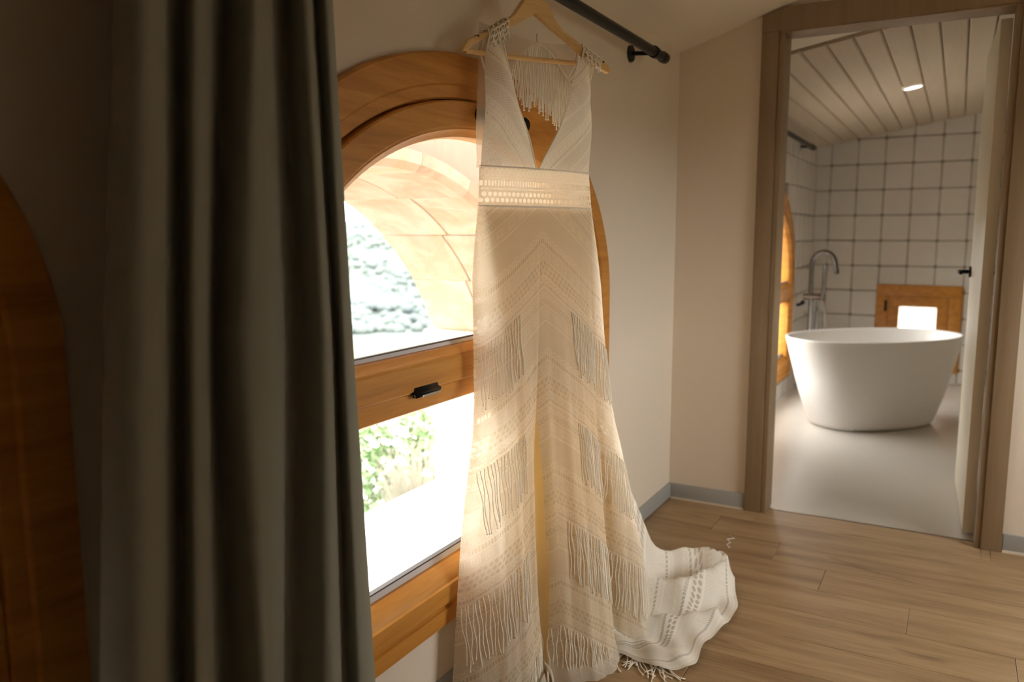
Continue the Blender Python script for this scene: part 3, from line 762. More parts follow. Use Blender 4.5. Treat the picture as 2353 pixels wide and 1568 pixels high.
def tuft(name, loc, h, n, label, seed):
    rg = random.Random(seed); q = MB()
    for _ in range(n):
        a = rg.uniform(0, 2 * PI); r0 = rg.uniform(0, 0.12); ln = rg.uniform(0.1, 0.30); hh = h * rg.uniform(0.7, 1)
        p = [(r0 * math.cos(a), r0 * math.sin(a), 0), (r0 * math.cos(a) + ln * 0.25 * math.cos(a), r0 * math.sin(a) + ln * 0.25 * math.sin(a), hh * 0.6), (r0 * math.cos(a) + ln * math.cos(a), r0 * math.sin(a) + ln * math.sin(a), hh)]
        q.tube(p, [0.005, 0.004, 0.0012], 3, False)
    root = empty(name, loc); tag(root, label, 'grass')
    f = q.build('blades', 'dry_grass', root, recalc=False); f['kind'] = 'stuff'
tuft('grass_clump', (-2.15, 1.02, -1.55), 1.28, 520, 'greyish clump of tall grass beside the white pier outside', 11)

# ------------------------------------------------------------------ curtain rods
ROD_X, ROD_Z, ROD_R = 0.095, 1.878, 0.0175
def rod(name, y_end, y_start, x, z, label, brackets, far_end=True):
    root = empty(name, (x, y_end, z)); tag(root, label, 'curtain rod')
    L = y_start - y_end
    MB().tube([(0, 0, 0), (0, L, 0)], ROD_R, 24).build('pole', 'black_metal', root, True, auto=40)
    MB().tube([(0, 0.034, 0), (0, 0.0, 0), (0, -0.004, 0)], [0.0205, 0.0205, 0.017], 24).build('end_cap', 'black_metal', root, True, auto=40)
    for yb in brackets:
        q = MB(); q.tube([(-x, yb - y_end, 0.004), (-x + 0.010, yb - y_end, 0.004)], [0.031, 0.029], 24)
        q.tube([(-x + 0.008, yb - y_end, 0.004), (-0.010, yb - y_end, -0.002)], 0.008, 14)
        q.tube([(0, yb - y_end - 0.012, 0), (0, yb - y_end + 0.012, 0)], 0.0215, 24)
        q.build('bracket', 'black_metal', root, True, auto=40)
    return root
rod('curtain_rod', -0.515, -4.3, ROD_X, ROD_Z, 'black metal curtain rod above the arched bedroom window', [-0.60, -2.62, -4.10])
rod('curtain_rod', 3.10, 0.45, 0.085, 1.875, 'black metal rod high on the tiled bathroom wall', [3.02, 0.55])

# ------------------------------------------------------------------ curtain
C_TOP = [(-2.854, 1.495), (-2.858, 1.486), (-2.725, 1.533), (-2.758, 1.515), (-2.702, 1.534), (-2.625, 1.561), (-2.658, 1.541), (-2.621, 1.551), (-2.496, 1.593), (-2.527, 1.575), (-2.437, 1.606), (-2.453, 1.597), (-2.355, 1.631)]
C_MID = [(-2.897, 1.091), (-2.89, 1.094), (-2.755, 1.071), (-2.789, 1.08), (-2.737, 1.071), (-2.675, 1.06), (-2.705, 1.069), (-2.641, 1.061), (-2.494, 1.038), (-2.512, 1.046), (-2.413, 1.03), (-2.435, 1.035), (-2.325, 1.017)]
C_BOT = [(-2.934, 0.668), (-2.921, 0.679), (-2.789, 0.579), (-2.814, 0.612), (-2.763, 0.575), (-2.682, 0.515), (-2.699, 0.55), (-2.662, 0.527), (-2.539, 0.437), (-2.529, 0.455), (-2.415, 0.377), (-2.418, 0.391), (-2.284, 0.298)]
C_DEP = [0.215, 0.275, 0.168, 0.236, 0.202, 0.142, 0.23, 0.217, 0.132, 0.21, 0.147, 0.187, 0.11]
cur = empty('curtain', (0.15, -2.6, 0.0)); tag(cur, 'grey-taupe floor length curtain hanging in soft folds left of the window', 'curtain')
NZ = 44; ZT = 1.835; rows = []
for i in range(NZ + 1):
    z = lerp(0.012, ZT, i / NZ); pts = []
    pinch = smoothst(1.69, 1.835, z)
    for k in range(13):
        y = interp([(C_BOT[k][1], C_BOT[k][0]), (C_MID[k][1], C_MID[k][0]), (C_TOP[k][1], C_TOP[k][0])], z)
        x = C_DEP[k]
        x = lerp(x, ROD_X + (x - 0.18) * 0.7, pinch)
        pts.append((x, y, 0))
    first = (pts[0][0] - 0.07, pts[0][1] + 0.085, 0); last = (max(0.045, pts[-1][0] - 0.045), pts[-1][1] - 0.02, 0)
    c = catmull([first] + pts + [last], 9)
    rows.append([(p.x - 0.15, p.y + 2.6, z) for p in c])
m = MB(); m.grid(rows); cl = m.build('cloth', 'curtain_cloth', cur, True, recalc=False)
md = cl.modifiers.new('thickness', 'SOLIDIFY'); md.thickness = 0.002; md.offset = 0
for k in range(8):
    y = -2.86 + 0.072 * k
    q = MB(); q.tube([(ROD_X - 0.15 + 0.026 * math.cos(a), y + 2.6, ROD_Z - 0.006 + 0.026 * math.sin(a)) for a in [2 * PI * j / 20 for j in range(21)]], 0.0022, 6, False)
    q.build('ring', 'black_metal', cur, True)

# ------------------------------------------------------------------ hanger and dress share a vertical plane turned 18 degrees off the wall
ANG = R(18); DV = Vector((math.sin(ANG), math.cos(ANG), 0)); NV = Vector((math.cos(ANG), -math.sin(ANG), 0)); P0 = Vector((0.14, -1.55, 0))
def DP(s, z, n=0.0): return P0 + DV * s + NV * n + Vector((0, 0, z))
def root_at(name, p):
    r = empty(name, p); return r
hr = root_at('clothes_hanger', (0, 0, 0)); tag(hr, 'pale wooden clothes hanger holding the dress under the black rod', 'hanger')
HG = [(-0.317, 1.643), (-0.31, 1.658), (-0.294, 1.675), (-0.231, 1.704), (-0.174, 1.737), (-0.133, 1.761), (-0.115, 1.783), (-0.1, 1.801), (-0.078, 1.819), (-0.051, 1.826), (-0.026, 1.818), (-0.004, 1.803), (0.013, 1.777), (0.043, 1.752), (0.085, 1.737), (0.117, 1.722), (0.174, 1.698), (0.206, 1.686), (0.219, 1.671), (0.21, 1.663), (0.195, 1.668), (0.169, 1.676), (0.121, 1.697), (0.077, 1.721), (0.01, 1.749), (-0.056, 1.778), (-0.115, 1.744), (-0.217, 1.697), (-0.272, 1.669), (-0.299, 1.648)]
q = MB(); n = len(HG); cs = Vector((-0.05, 1.72, 0))
def curve_n(s): return 0.035 * ((s + 0.05) / 0.27) ** 2 * 0.6
outer = HG[:19]; inner = HG[19:]
for d0, ins in ((-0.0085, 0.0022), (-0.0063, 0.0), (0.0063, 0.0), (0.0085, 0.0022)):
    for k, (s, z) in enumerate(HG):
        # shrink slightly toward the local centre line for a rounded edge
        p0, p1 = HG[k - 1], HG[(k + 1) % n]; t = Vector((p1[0] - p0[0], p1[1] - p0[1])); t.normalize(); nn = Vector((t.y, -t.x))
        q.v.append(tuple(DP(s + nn.x * ins, z + nn.y * ins, d0 + curve_n(s))))
for r_ in range(3):
    for k in range(n): q.f.append((r_ * n + k, r_ * n + (k + 1) % n, (r_ + 1) * n + (k + 1) % n, (r_ + 1) * n + k))
q.f.append(tuple(reversed(range(n)))); q.f.append(tuple(3 * n + k for k in range(n)))
arms = q.build('arms', 'hanger_wood', hr, True, auto=25)
q = MB(); q.tube([tuple(DP(lerp(-0.300, 0.170, i / 12), lerp(1.649, 1.682, i / 12), curve_n(lerp(-0.3, 0.17, i / 12)) * 1)) for i in range(13)], 0.0062, 12)
q.build('trouser_bar', 'hanger_wood', hr, True, auto=40)
hb = DP(-0.055, 1.822); top_y = hb.y
pts = [hb, hb + Vector((0, 0, 0.020))]
cx, cz = ROD_X, ROD_Z
rh = ROD_R + 0.0025
for k in range(13):
    a = R(0 - 0) + lerp(R(-50), R(215), k / 12)
    pts.append(Vector((cx + (rh + 0.0) * math.cos(a), top_y, cz + rh * math.sin(a))))
pts[1] = Vector((lerp(hb.x, pts[2].x, 0.5), top_y, 1.846))
MB().tube([tuple(p) for p in catmull([tuple(p) for p in pts], 4)], 0.0019, 8).build('hook', 'chrome', hr, True)
for s, z in ((-0.262, 1.690), (0.188, 1.692)):
    MB().tube([tuple(DP(s, z - 0.002, -0.004 + curve_n(s))), tuple(DP(s, z - 0.002, 0.0105 + curve_n(s)))], 0.003, 10).build('notch_peg', 'bark', hr, True)

# ---- dress
dr_ = root_at('wedding_dress', (0, 0, 0)); tag(dr_, 'ivory lace wedding dress with fringe and train hanging before the window', 'dress')
LT = [(1.69, -0.232), (1.573, -0.238), (1.47, -0.245), (1.387, -0.242), (1.292, -0.246), (1.196, -0.26), (1.111, -0.268), (0.959, -0.266), (0.792, -0.266), (0.714, -0.271), (0.604, -0.289), (0.439, -0.319), (0.271, -0.342), (0.081, -0.365), (0.0, -0.372)][::-1]
RT = [(1.688, 0.139), (1.504, 0.147), (1.386, 0.155), (1.291, 0.167), (1.169, 0.192), (1.069, 0.21), (0.941, 0.221), (0.824, 0.234), (0.716, 0.253), (0.604, 0.286), (0.473, 0.326), (0.322, 0.369), (0.226, 0.395), (0.139, 0.405), (0.0, 0.41)][::-1]
VL = [(1.383, -0.060), (1.46, -0.097), (1.531, -0.135), (1.613, -0.158), (1.69, -0.180)]
VR = [(1.384, -0.056), (1.438, -0.025), (1.502, 0.015), (1.585, 0.056), (1.69, 0.095)]
def sheet(name, rows, uvs, mat, closed=False, thick=0.0):
    m = len(rows[0]); v = [tuple(p) for r in rows for p in r]; uv = [q for r in uvs for q in r]; f = []
    for i in range(len(rows) - 1):
        for j in range(m if closed else m - 1): f.append((i * m + j, i * m + (j + 1) % m, (i + 1) * m + (j + 1) % m, (i + 1) * m + j))
    o = obj(name, v, f, mat, dr_, True, uv); return o
# bodice: two crossed-over panels leaving the V neck open
for side in (0, 1):
    rows, uvs = [], []
    for i in range(27):
        z = lerp(1.380, 1.692, i / 26); r, u_ = [], []
        so_ = interp(LT, z) if side == 0 else interp(RT, z); si = interp(VL, z) if side == 0 else interp(VR, z)
        for k in range(13):
            t = k / 12; s = lerp(so_, si, t)
            bust = math.sin(PI * min(1, max(0, (z - 1.37) / 0.36))) ** 1.2
            n_ = 0.016 + 0.040 * bust * math.sin(PI * (0.12 + 0.80 * t)) + 0.010 * math.sin(t * 7 + z * 22) * bust * 0.5 - 0.012 * (1 - t) ** 3
            n_ = lerp(n_, 0.012 + curve_n(s), smoothst(1.60, 1.70, z))
            r.append(DP(s, z, n_)); u_.append((s, z))
        rows.append(r); uvs.append(u_)
    bp = sheet('bodice_panel', rows, uvs, 'lace_bodice')
    # neckline cord
    q = MB(); q.tube([tuple(Vector(r[-1]) + NV * 0.0015) for r in rows], 0.0022, 6); q.build('neckline_cord', 'fringe_yarn', bp, True)
    # crochet strap wrapped over the hanger arm
    c0, c1 = ((-0.228, -0.160), (0.112, 0.172))[side]
    q = MB()
    for k in range(9):
        s = lerp(c0, c1, k / 8); zt_ = interp([(-0.294, 1.675), (-0.231, 1.704), (-0.174, 1.737), (-0.133, 1.761), (0.013, 1.777), (0.085, 1.737), (0.117, 1.722), (0.174, 1.698), (0.206, 1.686)], s)
        cn = curve_n(s); tw = 0.010 * (1 if k % 2 else -1)
        q.tube([tuple(DP(s + tw, zt_ - 0.040, cn + 0.016)), tuple(DP(s, zt_ - 0.012, cn + 0.015)), tuple(DP(s - tw * 0.5, zt_ + 0.004, cn + 0.004)), tuple(DP(s, zt_ + 0.003, cn - 0.006)), tuple(DP(s + tw * 0.4, zt_ - 0.05, cn - 0.016)), tuple(DP(s + 0.02 * (1 - 2 * side), zt_ - 0.085, cn - 0.026))], 0.0024, 5)
    for dz_ in (-0.006, -0.020, -0.033):
        pts = []
        for k in range(9):
            s = lerp(c0, c1, k / 8); zt_ = interp([(-0.294, 1.675), (-0.231, 1.704), (-0.174, 1.737), (-0.133, 1.761), (0.013, 1.777), (0.085, 1.737), (0.117, 1.722), (0.174, 1.698), (0.206, 1.686)], s)
            pts.append(tuple(DP(s, zt_ + dz_ + 0.003 * (k % 2), curve_n(s) + 0.0165)))
        q.tube(pts, 0.0020, 5)
    q.build('shoulder_strap', 'strap_lace', dr_, True)
# sheer back with keyhole
KL = [(1.390, -0.215), (1.47, -0.150), (1.56, -0.135), (1.637, -0.114), (1.674, -0.087), (1.703, -0.048), (1.719, -0.016)]
KR = [(1.390, 0.150), (1.47, 0.140), (1.56, 0.130), (1.628, 0.114), (1.663, 0.076), (1.704, 0.028), (1.719, -0.016)]
for side in (0, 1):
    rows, uvs = [], []
    for i in range(19):
        t = i / 18; z = lerp(1.385, 1.719, t); r, u_ = [], []
        so_ = interp(LT, min(z, 1.69)) + 0.01 if side == 0 else interp(RT, min(z, 1.69)) - 0.004
        si = interp(KL, z) if side == 0 else interp(KR, z)
        for k in range(7):
            s = lerp(so_, si, k / 6); zz = z + 0.018 * t * (1 - k / 6)
            r.append(DP(s, zz, -0.022 - 0.010 * math.sin(PI * k / 6))); u_.append((s, z))
        rows.append(r); uvs.append(u_)
    sheet('back_panel', rows, uvs, 'sheer_net')
rg = random.Random(21)
def strand(q, top, ln, r=0.0017, sway=0.006, n=9, face=None):
    pts, rr = [], []
    a = rg.uniform(0, 6.28); b = rg.uniform(-sway, sway); c = rg.uniform(-sway * 0.5, sway * 0.5)
    for i in range(n):
        t = i / (n - 1); off = b * t * t + 0.0018 * math.sin(a + t * 9)
        p = Vector(top) + DV * off + NV * (c * t + 0.001 * math.sin(a + t * 6)) - Vector((0, 0, ln * t))
        if face: p = face(p, t)
        pts.append(tuple(p)); rr.append(r * (0.82 + 0.28 * (i % 2)))
    pts.append(tuple(Vector(pts[-1]) - Vector((0, 0, 0.004)))); rr.append(r * 1.5)
    q.tube(pts, rr, 5)
# fringe hanging from the keyhole
q = MB(); BFB = [(-0.130, 1.640), (-0.105, 1.612), (-0.086, 1.585), (-0.058, 1.545), (-0.031, 1.560), (0.01, 1.545), (0.043, 1.528), (0.066, 1.513), (0.110, 1.495)]
for k in range(46):
    s = lerp(-0.125, 0.112, k / 45); zt_ = 1.39
    for lo in (KL, KR):
        for j in range(len(lo) - 1):
            s0, s1 = lo[j][1], lo[j + 1][1]
            if min(s0, s1) <= s <= max(s0, s1) and lo[j + 1][0] > 1.5: zt_ = max(zt_, lerp(lo[j][0], lo[j + 1][0], (s - s0) / (s1 - s0 + 1e-9)))
    zb_ = interp(BFB, s) if False else None
    for j in range(len(BFB) - 1):
        if BFB[j][0] <= s <= BFB[j + 1][0]: zb_ = lerp(BFB[j][1], BFB[j + 1][1], (s - BFB[j][0]) / (BFB[j + 1][0] - BFB[j][0]))
    if zb_ is None: zb_ = 1.6
    zb_ += rg.uniform(-0.012, 0.012)
    if zt_ - zb_ > 0.015: strand(q, DP(s, zt_, -0.030), zt_ - zb_, 0.0019, 0.003)
f = q.build('back_fringe', 'fringe_yarn', dr_, True); f['kind'] = 'stuff'
q = MB(); q.tube([tuple(DP(s, z, -0.028)) for z, s in KL[2:]] + [tuple(DP(s, z, -0.028)) for z, s in KR[2:-1][::-1]], 0.0022, 6); q.tube([tuple(DP(-0.016, 1.722, -0.028)), tuple(DP(-0.016, 1.740, -0.026))], 0.004, 6)
q.build('keyhole_trim', 'strap_lace', dr_, True)

# ring cross-section: th 0..2pi, front half faces the room
def valley1(z): return interp([(0.0, -0.095), (0.45, -0.108), (0.81, -0.092), (1.3, -0.06)], z)
def valley2(z): return interp([(0.0, 0.205), (0.38, 0.178), (0.78, 0.150), (1.3, 0.130)], z)
def front_n(s, z, L_, R_):
    w = (R_ - L_) / 2; c = (R_ + L_) / 2; x = (s - c) / w
    e = math.sqrt(max(0.0, 1 - x * x))
    D = interp([(0.0, 0.075), (0.4, 0.060), (0.9, 0.050), (1.3, 0.034)], z)
    A = interp([(0.0, 0.100), (0.35, 0.075), (0.7, 0.036), (1.0, 0.010), (1.3, 0.0)], z)
    v1, v2 = valley1(z), valley2(z)
    if s < v1: t = (s - L_) / max(1e-6, v1 - L_); amp = 0.8
    elif s < v2: t = (s - v1) / (v2 - v1); amp = 1.0
    else: t = (s - v2) / max(1e-6, R_ - v2); amp = 0.9
    t = min(1, max(0, t))
    lobe = math.sin(PI * t) ** 0.75 if 0 < t < 1 else 0
    pl = 0.0035 * math.sin(s * 95 + 3 * z) * smoothst(1.2, 0.5, z) + 0.002 * math.sin(s * 210 - 5 * z) * smoothst(1.2, 0.3, z)
    return (D * e ** 0.8 + A * amp * lobe * (0.35 + 0.65 * e)) + pl * e
def clampx(p):
    if p.x < 0.046:
        d = 0.046 - p.x; p = p + Vector((d * 1.0, 0, 0))
    return p
def ring_pt(th, z, inset=0.0, nin=0.0):
    L_, R_ = interp(LT, z) + inset, interp(RT, z) - inset
    c, w = (L_ + R_) / 2, (R_ - L_) / 2; s = c - w * math.cos(th)
    if th <= PI: n_ = front_n(s, z, L_, R_) - nin
    else: n_ = -0.030 * math.sin(th - PI) - 0.006 * math.sin(s * 60) * smoothst(1.0, 0.2, z) + nin
    return clampx(DP(s, z, n_)), s
NT_ = 220
def slit(z): return 0.021 * smoothst(0.82, 0.45, z) * (0.45 + 0.55 * smoothst(0.02, 0.30, z))
for side in (0, 1):           # two lace front panels parting over the lining
    rows, uvs = [], []
    for i in range(91):
        z = lerp(0.004, 1.292, i / 90); r, u_ = [], []
        L_, R_ = interp(LT, z), interp(RT, z); e0 = valley1(z) - slit(z) if side == 0 else valley1(z) + slit(z); NC = 50 if side == 0 else 80
        for j in range(NC + 1):
            t = j / NC; t = 1 - math.cos(t * PI / 2) if t < 1 else 1.0
            s = lerp(L_, e0, t) if side == 0 else lerp(R_, e0, t)
            p = clampx(DP(s, z, front_n(s, z, L_, R_) + 0.004 * smoothst(0.9, 1.0, t) * smoothst(0.8, 0.4, z)))
            if z < 0.05: p = p + NV * (0.05 - z) * 0.35
            r.append(p); u_.append((s, z))
        rows.append(r); uvs.append(u_)
    sheet('skirt_panel', rows, uvs, 'lace_skirt')
rows, uvs = [], []
for i in range(91):
    z = lerp(0.004, 1.292, i / 90); r, u_ = [], []
    for j in range(111):
        p, s = ring_pt(PI + PI * j / 110, z); r.append(p); u_.append((s, z))
    rows.append(r); uvs.append(u_)
sheet('skirt_back', rows, uvs, 'lace_back')
# waistband, openwork
for half_ in (1, 0):
    rows, uvs = [], []
    for i in range(9):
        z = lerp(1.290, 1.386, i / 8); r, u_ = [], []
        for j in range(51):
            th = PI * j / 50; s2 = lerp(interp(LT, z), interp(RT, z), (1 - math.cos(th)) / 2)
            n_ = 0.034 * max(0.0, math.sin(th)) ** 0.8 if not half_ else -0.028 * math.sin(th)
            r.append(DP(s2, z, n_)); u_.append((s2, (z - 1.290) * 0.94))
        rows.append(r); uvs.append(u_)
    wb = sheet('waistband' if not half_ else 'waistband_back', rows, uvs, 'lace_waist' if not half_ else 'band_back')
for z in (1.289, 1.386):
    q = MB(); pts = []
    for j in range(101):
        th = 2 * PI * j / 100; s = lerp(interp(LT, z), interp(RT, z), (1 - math.cos(th)) / 2)
        n_ = 0.0355 * max(0, math.sin(th)) ** 0.8 if th <= PI else -0.029 * math.sin(th - PI)
        pts.append(tuple(DP(s, z, n_)))
    q.tube(pts, 0.0021, 6, False); q.build('waist_seam', 'strap_lace', wb, True)
# lining inside the skirt
rows, uvs = [], []
for i in range(46):
    z = lerp(0.03, 1.285, i / 45); r, u_ = [], []
    ins = interp([(0.0, 0.09), (0.6, 0.07), (0.9, 0.062), (1.1, 0.050), (1.28, 0.012)], z)
    for j in range(121):
        p, s = ring_pt(2 * PI * j / 120, z, ins, 0.010); r.append(p); u_.append((s, z))
    rows.append(r); uvs.append(u_)
sheet('lining', rows, uvs, 'lining_cloth')
# fringe rows on the skirt follow the chevron bands
for rowi, b in enumerate((LACE_B0 + 3 * LACE_P, LACE_B0 + 2 * LACE_P, LACE_B0 + LACE_P, LACE_B0)):
    q = MB(); s = -0.36
    while s < 0.40:
        z = b - LACE_K * abs(s - LACE_UC)
        L_, R_ = interp(LT, z) + 0.004, interp(RT, z) - 0.006
        v1, v2 = valley1(z), valley2(z)
        skip = (-0.150 < s < 0.030) if rowi < 2 else ((-0.165 < s < -0.03) if rowi == 2 else False)
        if L_ < s < R_ and z > 0.05 and not skip:
            ln = min(rg.uniform(0.135, 0.165), z - 0.02)
            def hang(p, t, s=s, z=z, ln=ln):
                zz = p.z; q_ = p - P0; ss = q_.dot(DV); L2, R2 = interp(LT, zz), interp(RT, zz)
                ss = min(max(ss, L2 + 0.007), R2 - 0.005)
                nn = front_n(ss, zz, L2, R2) + 0.0020 + 0.001 * t
                return clampx(DP(ss, zz, nn))
            strand(q, DP(s, z, 0), ln, 0.0015, 0.0035, 9, hang)
        s += rg.uniform(0.0060, 0.0095)
    f = q.build('skirt_fringe', 'fringe_yarn', dr_, True); f['kind'] = 'stuff'
# train spread over the floor to the right
TR = [(0.148, -0.687), (0.237, -0.67), (0.348, -0.734), (0.419, -0.759), (0.478, -0.746), (0.516, -0.864), (0.555, -0.988), (0.549, -1.139), (0.525, -1.273), (0.533, -1.391), (0.505, -1.441), (0.449, -1.465), (0.395, -1.456), (0.301, -1.455), (0.24, -1.50)]
TI = [(0.130, -0.90), (0.150, -0.93), (0.170, -0.97), (0.185, -1.00), (0.195, -1.03), (0.205, -1.06), (0.212, -1.10), (0.218, -1.14), (0.222, -1.19), (0.224, -1.24), (0.224, -1.28), (0.222, -1.32), (0.218, -1.36), (0.212, -1.42), (0.205, -1.46)]
to = catmull([(x, y, 0) for x, y in TR], 8); ti = catmull([(x, y, 0) for x, y in TI], 8)
def seg_d(p, a, b):
    ab = b - a; t = max(0, min(1, (p - a).dot(ab) / ab.length_squared)); return (p - (a + ab * t)).length, t
RID = [((0.20, -1.06), (0.305, -0.895), (0.375, -0.832), (0.470, -0.815), 0.110, 0.026), ((0.24, -1.18), (0.40, -1.10), (0.448, -0.985), (0.500, -0.84), 0.105, 0.026), ((0.16, -0.95), (0.22, -0.85), (0.26, -0.76), (0.28, -0.72), 0.035, 0.035), ((0.26, -1.30), (0.36, -1.27), (0.44, -1.22), (0.52, -1.13), 0.045, 0.030), ((0.25, -1.38), (0.33, -1.40), (0.40, -1.40), (0.47, -1.40), 0.022, 0.035)]
def train_z(p, t):
    z = 0.006
    for a, b, c, d, h, w in RID:
        P = [Vector((q[0], q[1], 0)) for q in (a, b, c, d)]
        dd = min(seg_d(p, P[i], P[i + 1])[0] for i in range(3)); z = max(z, 0.006 + h * math.exp(-(dd / w) ** 2))
    z = 0.010 + z * (0.30 + 0.70 * smoothst(1.0, 0.90, t)) if t > 0.9 else z + 0.010
    z += 0.24 * (1 - t) ** 2.6 * smoothst(0.36, 0.0, t) + 0.004 * math.sin(p.x * 60 + p.y * 43) * smoothst(0.0, 0.2, t)
    return max(z, 0.004)
rows, uvs = [], []
NR = 40
for i in range(NR + 1):
    t = i / NR; r, u_ = [], []; acc = 0
    for k in range(len(to)):
        p = ti[k].lerp(to[k], t)
        p = Vector((p.x, p.y, 0)); p.z = train_z(p, t)
        if k: acc += (to[k] - to[k - 1]).length
        r.append(p); u_.append((acc * lerp(0.55, 1.0, t), (1 - t) * 0.36 + 0.02))
    rows.append(r); uvs.append(u_)
sheet('train', rows, uvs, 'lace_train')
# loose fringe ends lying on the floor in front of the train
q = MB()
for k in range(34):
    a = lerp(0.0, 1.0, k / 33); bx = lerp(0.285, 0.47, a); by = lerp(-1.44, -1.44, a) + rg.uniform(-0.01, 0.03)
    x, y = bx, by; ang = rg.uniform(-1.9, -1.1) + 0.5 * a; pts = [(x - 0.005, y + 0.05, 0.022), (x, y + 0.02, 0.012)]
    crv = rg.uniform(-0.5, 0.5); ln = rg.uniform(0.05, 0.10) / 5
    for j in range(6): pts.append((x, y, 0.0035)); x += math.cos(ang) * ln; y += math.sin(ang) * ln; ang += crv * 0.5
    q.tube(pts, [0.0016] * (len(pts) - 1) + [0.0026], 5)
f = q.build('train_fringe', 'fringe_yarn', dr_, True); f['kind'] = 'stuff'

# ------------------------------------------------------------------ sandal under the hem
sd = empty('sandal', (0.228, -1.772, 0)); tag(sd, 'white strappy sandal with dark sole on the floor below the dress', 'sandal'); sd.rotation_euler = (0, 0, R(-58))
q = MB(); pr = []
for k in range(28):
    a = 2 * PI * k / 28; x = 0.115 * math.cos(a); y = 0.036 * math.sin(a) * (1.0 + 0.22 * math.cos(a)); pr.append((x, y))
q.prism(pr, lambda p, d: (p[0], p[1], d), 0.0, 0.010); q.build('sole', 'dark_sole', sd)
q = MB(); q.prism([(x * 0.96, y * 0.94) for x, y in pr], lambda p, d: (p[0], p[1], d), 0.0102, 0.014); q.build('insole', 'dark_sole', sd)
def ribbon(name, pts, w, th=0.0022):
    pts = catmull(pts, 6); q = MB(); b = []
    for i, p in enumerate(pts):
        t = (pts[min(i + 1, len(pts) - 1)] - pts[max(0, i - 1)]).normalized(); n_ = t.cross(Vector((0, 0, 1)))
        if n_.length < 1e-3: n_ = Vector((1, 0, 0))
        n_.normalize(); u_ = n_.cross(t).normalized()
        b.append([p + u_ * w / 2 + n_ * th, p - u_ * w / 2 + n_ * th, p - u_ * w / 2 - n_ * th, p + u_ * w / 2 - n_ * th])
    q.grid(b, True); return q.build(name, 'white_leather', sd, True, auto=40)
ribbon('toe_strap', [(0.060, 0.043, 0.006), (0.062, 0.036, 0.034), (0.064, 0.0, 0.048), (0.062, -0.036, 0.034), (0.060, -0.043, 0.006)], 0.012)
ribbon('ankle_strap', [(-0.075, 0.034, 0.012), (-0.110, 0.030, 0.045), (-0.150, 0.004, 0.062), (-0.118, -0.028, 0.050), (-0.060, -0.045, 0.040), (-0.010, -0.050, 0.030), (0.03, -0.046, 0.022)], 0.012)
ribbon('ankle_strap', [(-0.110, 0.031, 0.045), (-0.060, 0.040, 0.052), (-0.005, 0.040, 0.046), (0.04, 0.030, 0.040)], 0.012)
q = MB(); q.tube([(-0.004 + 0.008 * math.cos(a), -0.0545, 0.030 + 0.008 * math.sin(a)) for a in [2 * PI * j / 14 for j in range(15)]], 0.0013, 6, False); q.build('buckle', 'chrome', sd, True)
# lint on the floorboards
q = MB(); q.tube([(0.372, -0.352, 0.0022), (0.395, -0.372, 0.0020), (0.372, -0.400, 0.0030), (0.392, -0.425, 0.0020), (0.385, -0.455, 0.0030), (0.402, -0.480, 0.0020)], [0.0012, 0.0018, 0.0016, 0.0018, 0.0016, 0.0024], 6)
tag(q.build('thread_scrap', 'thread_white', None, True), 'short crinkled white thread lying on the oak floor', 'thread')

# ------------------------------------------------------------------ bathtub
tub = empty('bathtub', (0.675, 2.09, 0)); tag(tub, 'white freestanding oval bathtub on the pale bathroom floor', 'bathtub'); tub.rotation_euler = (0, 0, R(47)); tub.scale = (0.975, 0.975, 1.0)
TN = 72
def sup(a, b, n_, z):
    r = []
    for j in range(TN):
        t = 2 * PI * j / TN; c, s = math.cos(t), math.sin(t)
        r.append((a * math.copysign(abs(c) ** (2 / n_), c), b * math.copysign(abs(s) ** (2 / n_), s), z))
    return r
rows = [sup(0.385, 0.225, 2.5, 0.0), sup(0.416, 0.254, 2.5, 0.004), sup(0.432, 0.269, 2.45, 0.03)]
for k in range(1, 9):
    t = k / 8; rows.append(sup(0.435 + 0.185 * t ** 0.9, 0.272 + 0.090 * t ** 0.85, lerp(2.45, 2.25, t), 0.03 + 0.53 * t))
rows += [sup(0.622, 0.364, 2.25, 0.566), sup(0.618, 0.360, 2.25, 0.572), sup(0.608, 0.351, 2.25, 0.572), sup(0.602, 0.346, 2.25, 0.566)]
for k in range(1, 9):
    t = k / 8; rows.append(sup(0.602 - 0.175 * t ** 1.1, 0.346 - 0.10 * t ** 1.1, 2.3, 0.566 - 0.40 * t))
rows += [sup(0.38, 0.21, 2.3, 0.135), sup(0.30, 0.14, 2.2, 0.125), sup(0.05, 0.04, 2.0, 0.122)]
q = MB(); q.grid(rows, True); q.f.append(tuple(range(TN))); q.f.append(tuple((len(rows) - 1) * TN + j for j in range(TN)))
q.build('basin', 'tub_white', tub, True, auto=60)
MB().tube([(0, 0, 0.121), (0, 0, 0.127), (0, 0, 0.129)], [0.034, 0.034, 0.028], 20).build('drain', 'chrome', tub, True, auto=40)
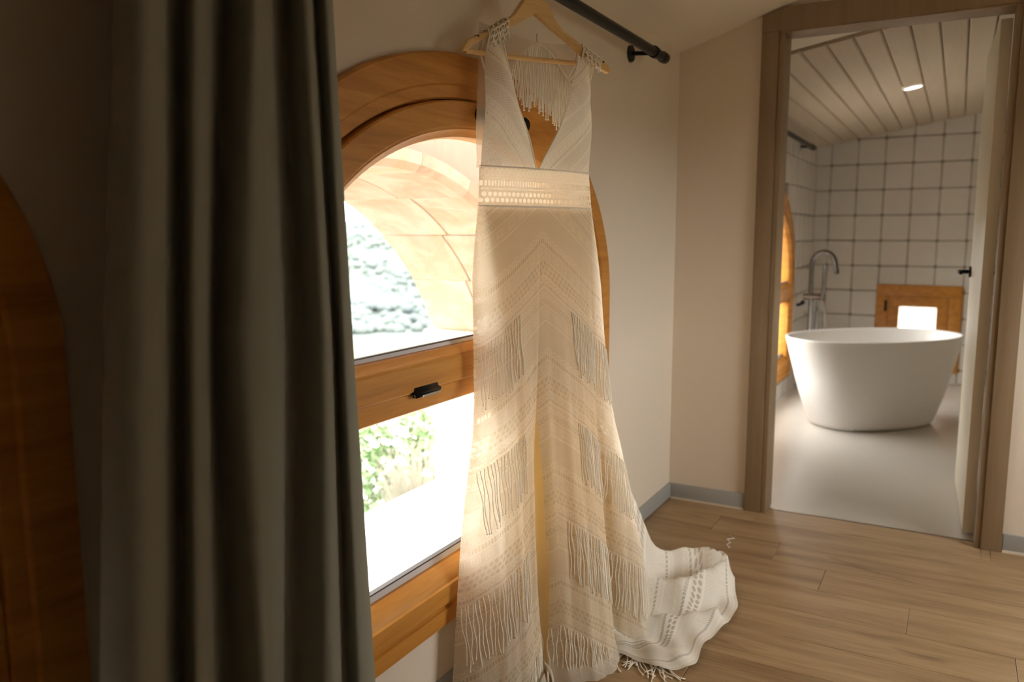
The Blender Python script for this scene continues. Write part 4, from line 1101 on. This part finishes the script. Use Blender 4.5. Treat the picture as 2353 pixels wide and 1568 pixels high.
# floor-standing tub filler
fc = empty('tub_filler', (0.165, 3.02, 0)); tag(fc, 'tall chrome floor standing tub tap behind the bathtub', 'tap')
MB().tube([(0, 0, -0.002), (0, 0, 0.012), (0, 0, 0.016)], [0.062, 0.062, 0.055], 24).build('base_plate', 'chrome', fc, True, auto=40)
MB().tube([(-0.028, 0, 0.012), (-0.028, 0, 0.72)], 0.018, 16).build('riser', 'chrome', fc, True, auto=40)
MB().tube([(0.020, 0, 0.012), (0.020, 0, 0.70)], 0.013, 16).build('riser', 'chrome', fc, True, auto=40)
MB().tube([(-0.085, 0, 0.735), (0.075, 0, 0.735)], 0.024, 18).build('valve_body', 'chrome', fc, True, auto=40)
sp = [(-0.035, 0, 0.735), (-0.035, 0, 0.98)] + [(0.050 - 0.085 * math.cos(a), 0, 0.985 + 0.095 * math.sin(a)) for a in [PI * j / 12 for j in range(1, 12)]] + [(0.138, 0, 0.97), (0.150, 0, 0.915)]
MB().tube(sp, 0.018, 14).build('spout', 'chrome', fc, True, auto=50)
hs_ = MB().tube([(0.062, -0.03, 0.76), (0.066, -0.032, 0.86), (0.070, -0.034, 0.985)], [0.013, 0.014, 0.016], 14).build('hand_shower', 'chrome', fc, True, auto=40)
MB().tube([(0.055, -0.028, 0.72), (0.055, -0.028, 0.765)], 0.018, 14).build('shower_cradle', 'chrome', fc, True, auto=40)
MB().tube([(-0.085, 0, 0.69), (-0.10, -0.03, 0.675), (-0.115, -0.075, 0.672)], [0.016, 0.013, 0.011], 12).build('lever', 'black_metal', fc, True, auto=40)
hp = [(0.062, -0.03, 0.76), (0.080, -0.045, 0.62), (0.085, -0.05, 0.40), (0.060, -0.05, 0.22), (0.030, -0.035, 0.30), (0.022, -0.025, 0.66)]
MB().tube([tuple(p) for p in catmull(hp, 6)], 0.0065, 8).build('hose', 'chrome', fc, True)
# recessed downlight in the board ceiling
lx, ly = 0.813, 1.95
tilt = math.atan(BCS)
dl = empty('ceiling_downlight', (lx, ly, bceil_z(lx) - 0.0015)); dl.rotation_euler = (0, -tilt, 0); tag(dl, 'small round lit downlight in the bathroom board ceiling', 'ceiling light')
q = MB(); q.grid([[(rr * math.cos(2 * PI * j / 32), rr * math.sin(2 * PI * j / 32), z) for j in range(32)] for rr, z in ((0.060, 0.0), (0.060, -0.004), (0.052, -0.006), (0.049, -0.003))], True); q.build('trim_ring', 'tub_white', dl, True)
obj('diffuser', [(0.050 * math.cos(2 * PI * j / 32), 0.050 * math.sin(2 * PI * j / 32), -0.0035) for j in range(32)], [tuple(reversed(range(32)))], 'lamp_glow', dl)
ll = bpy.data.lights.new('downlight_lamp', 'SPOT'); ll.energy = 6; ll.spot_size = R(110); ll.spot_blend = 0.6; ll.color = (1, 0.86, 0.66); ll.shadow_soft_size = 0.04
lo_ = bpy.data.objects.new('downlight_lamp', ll); COL.objects.link(lo_); lo_.parent = dl; lo_.location = (0, 0, -0.02)
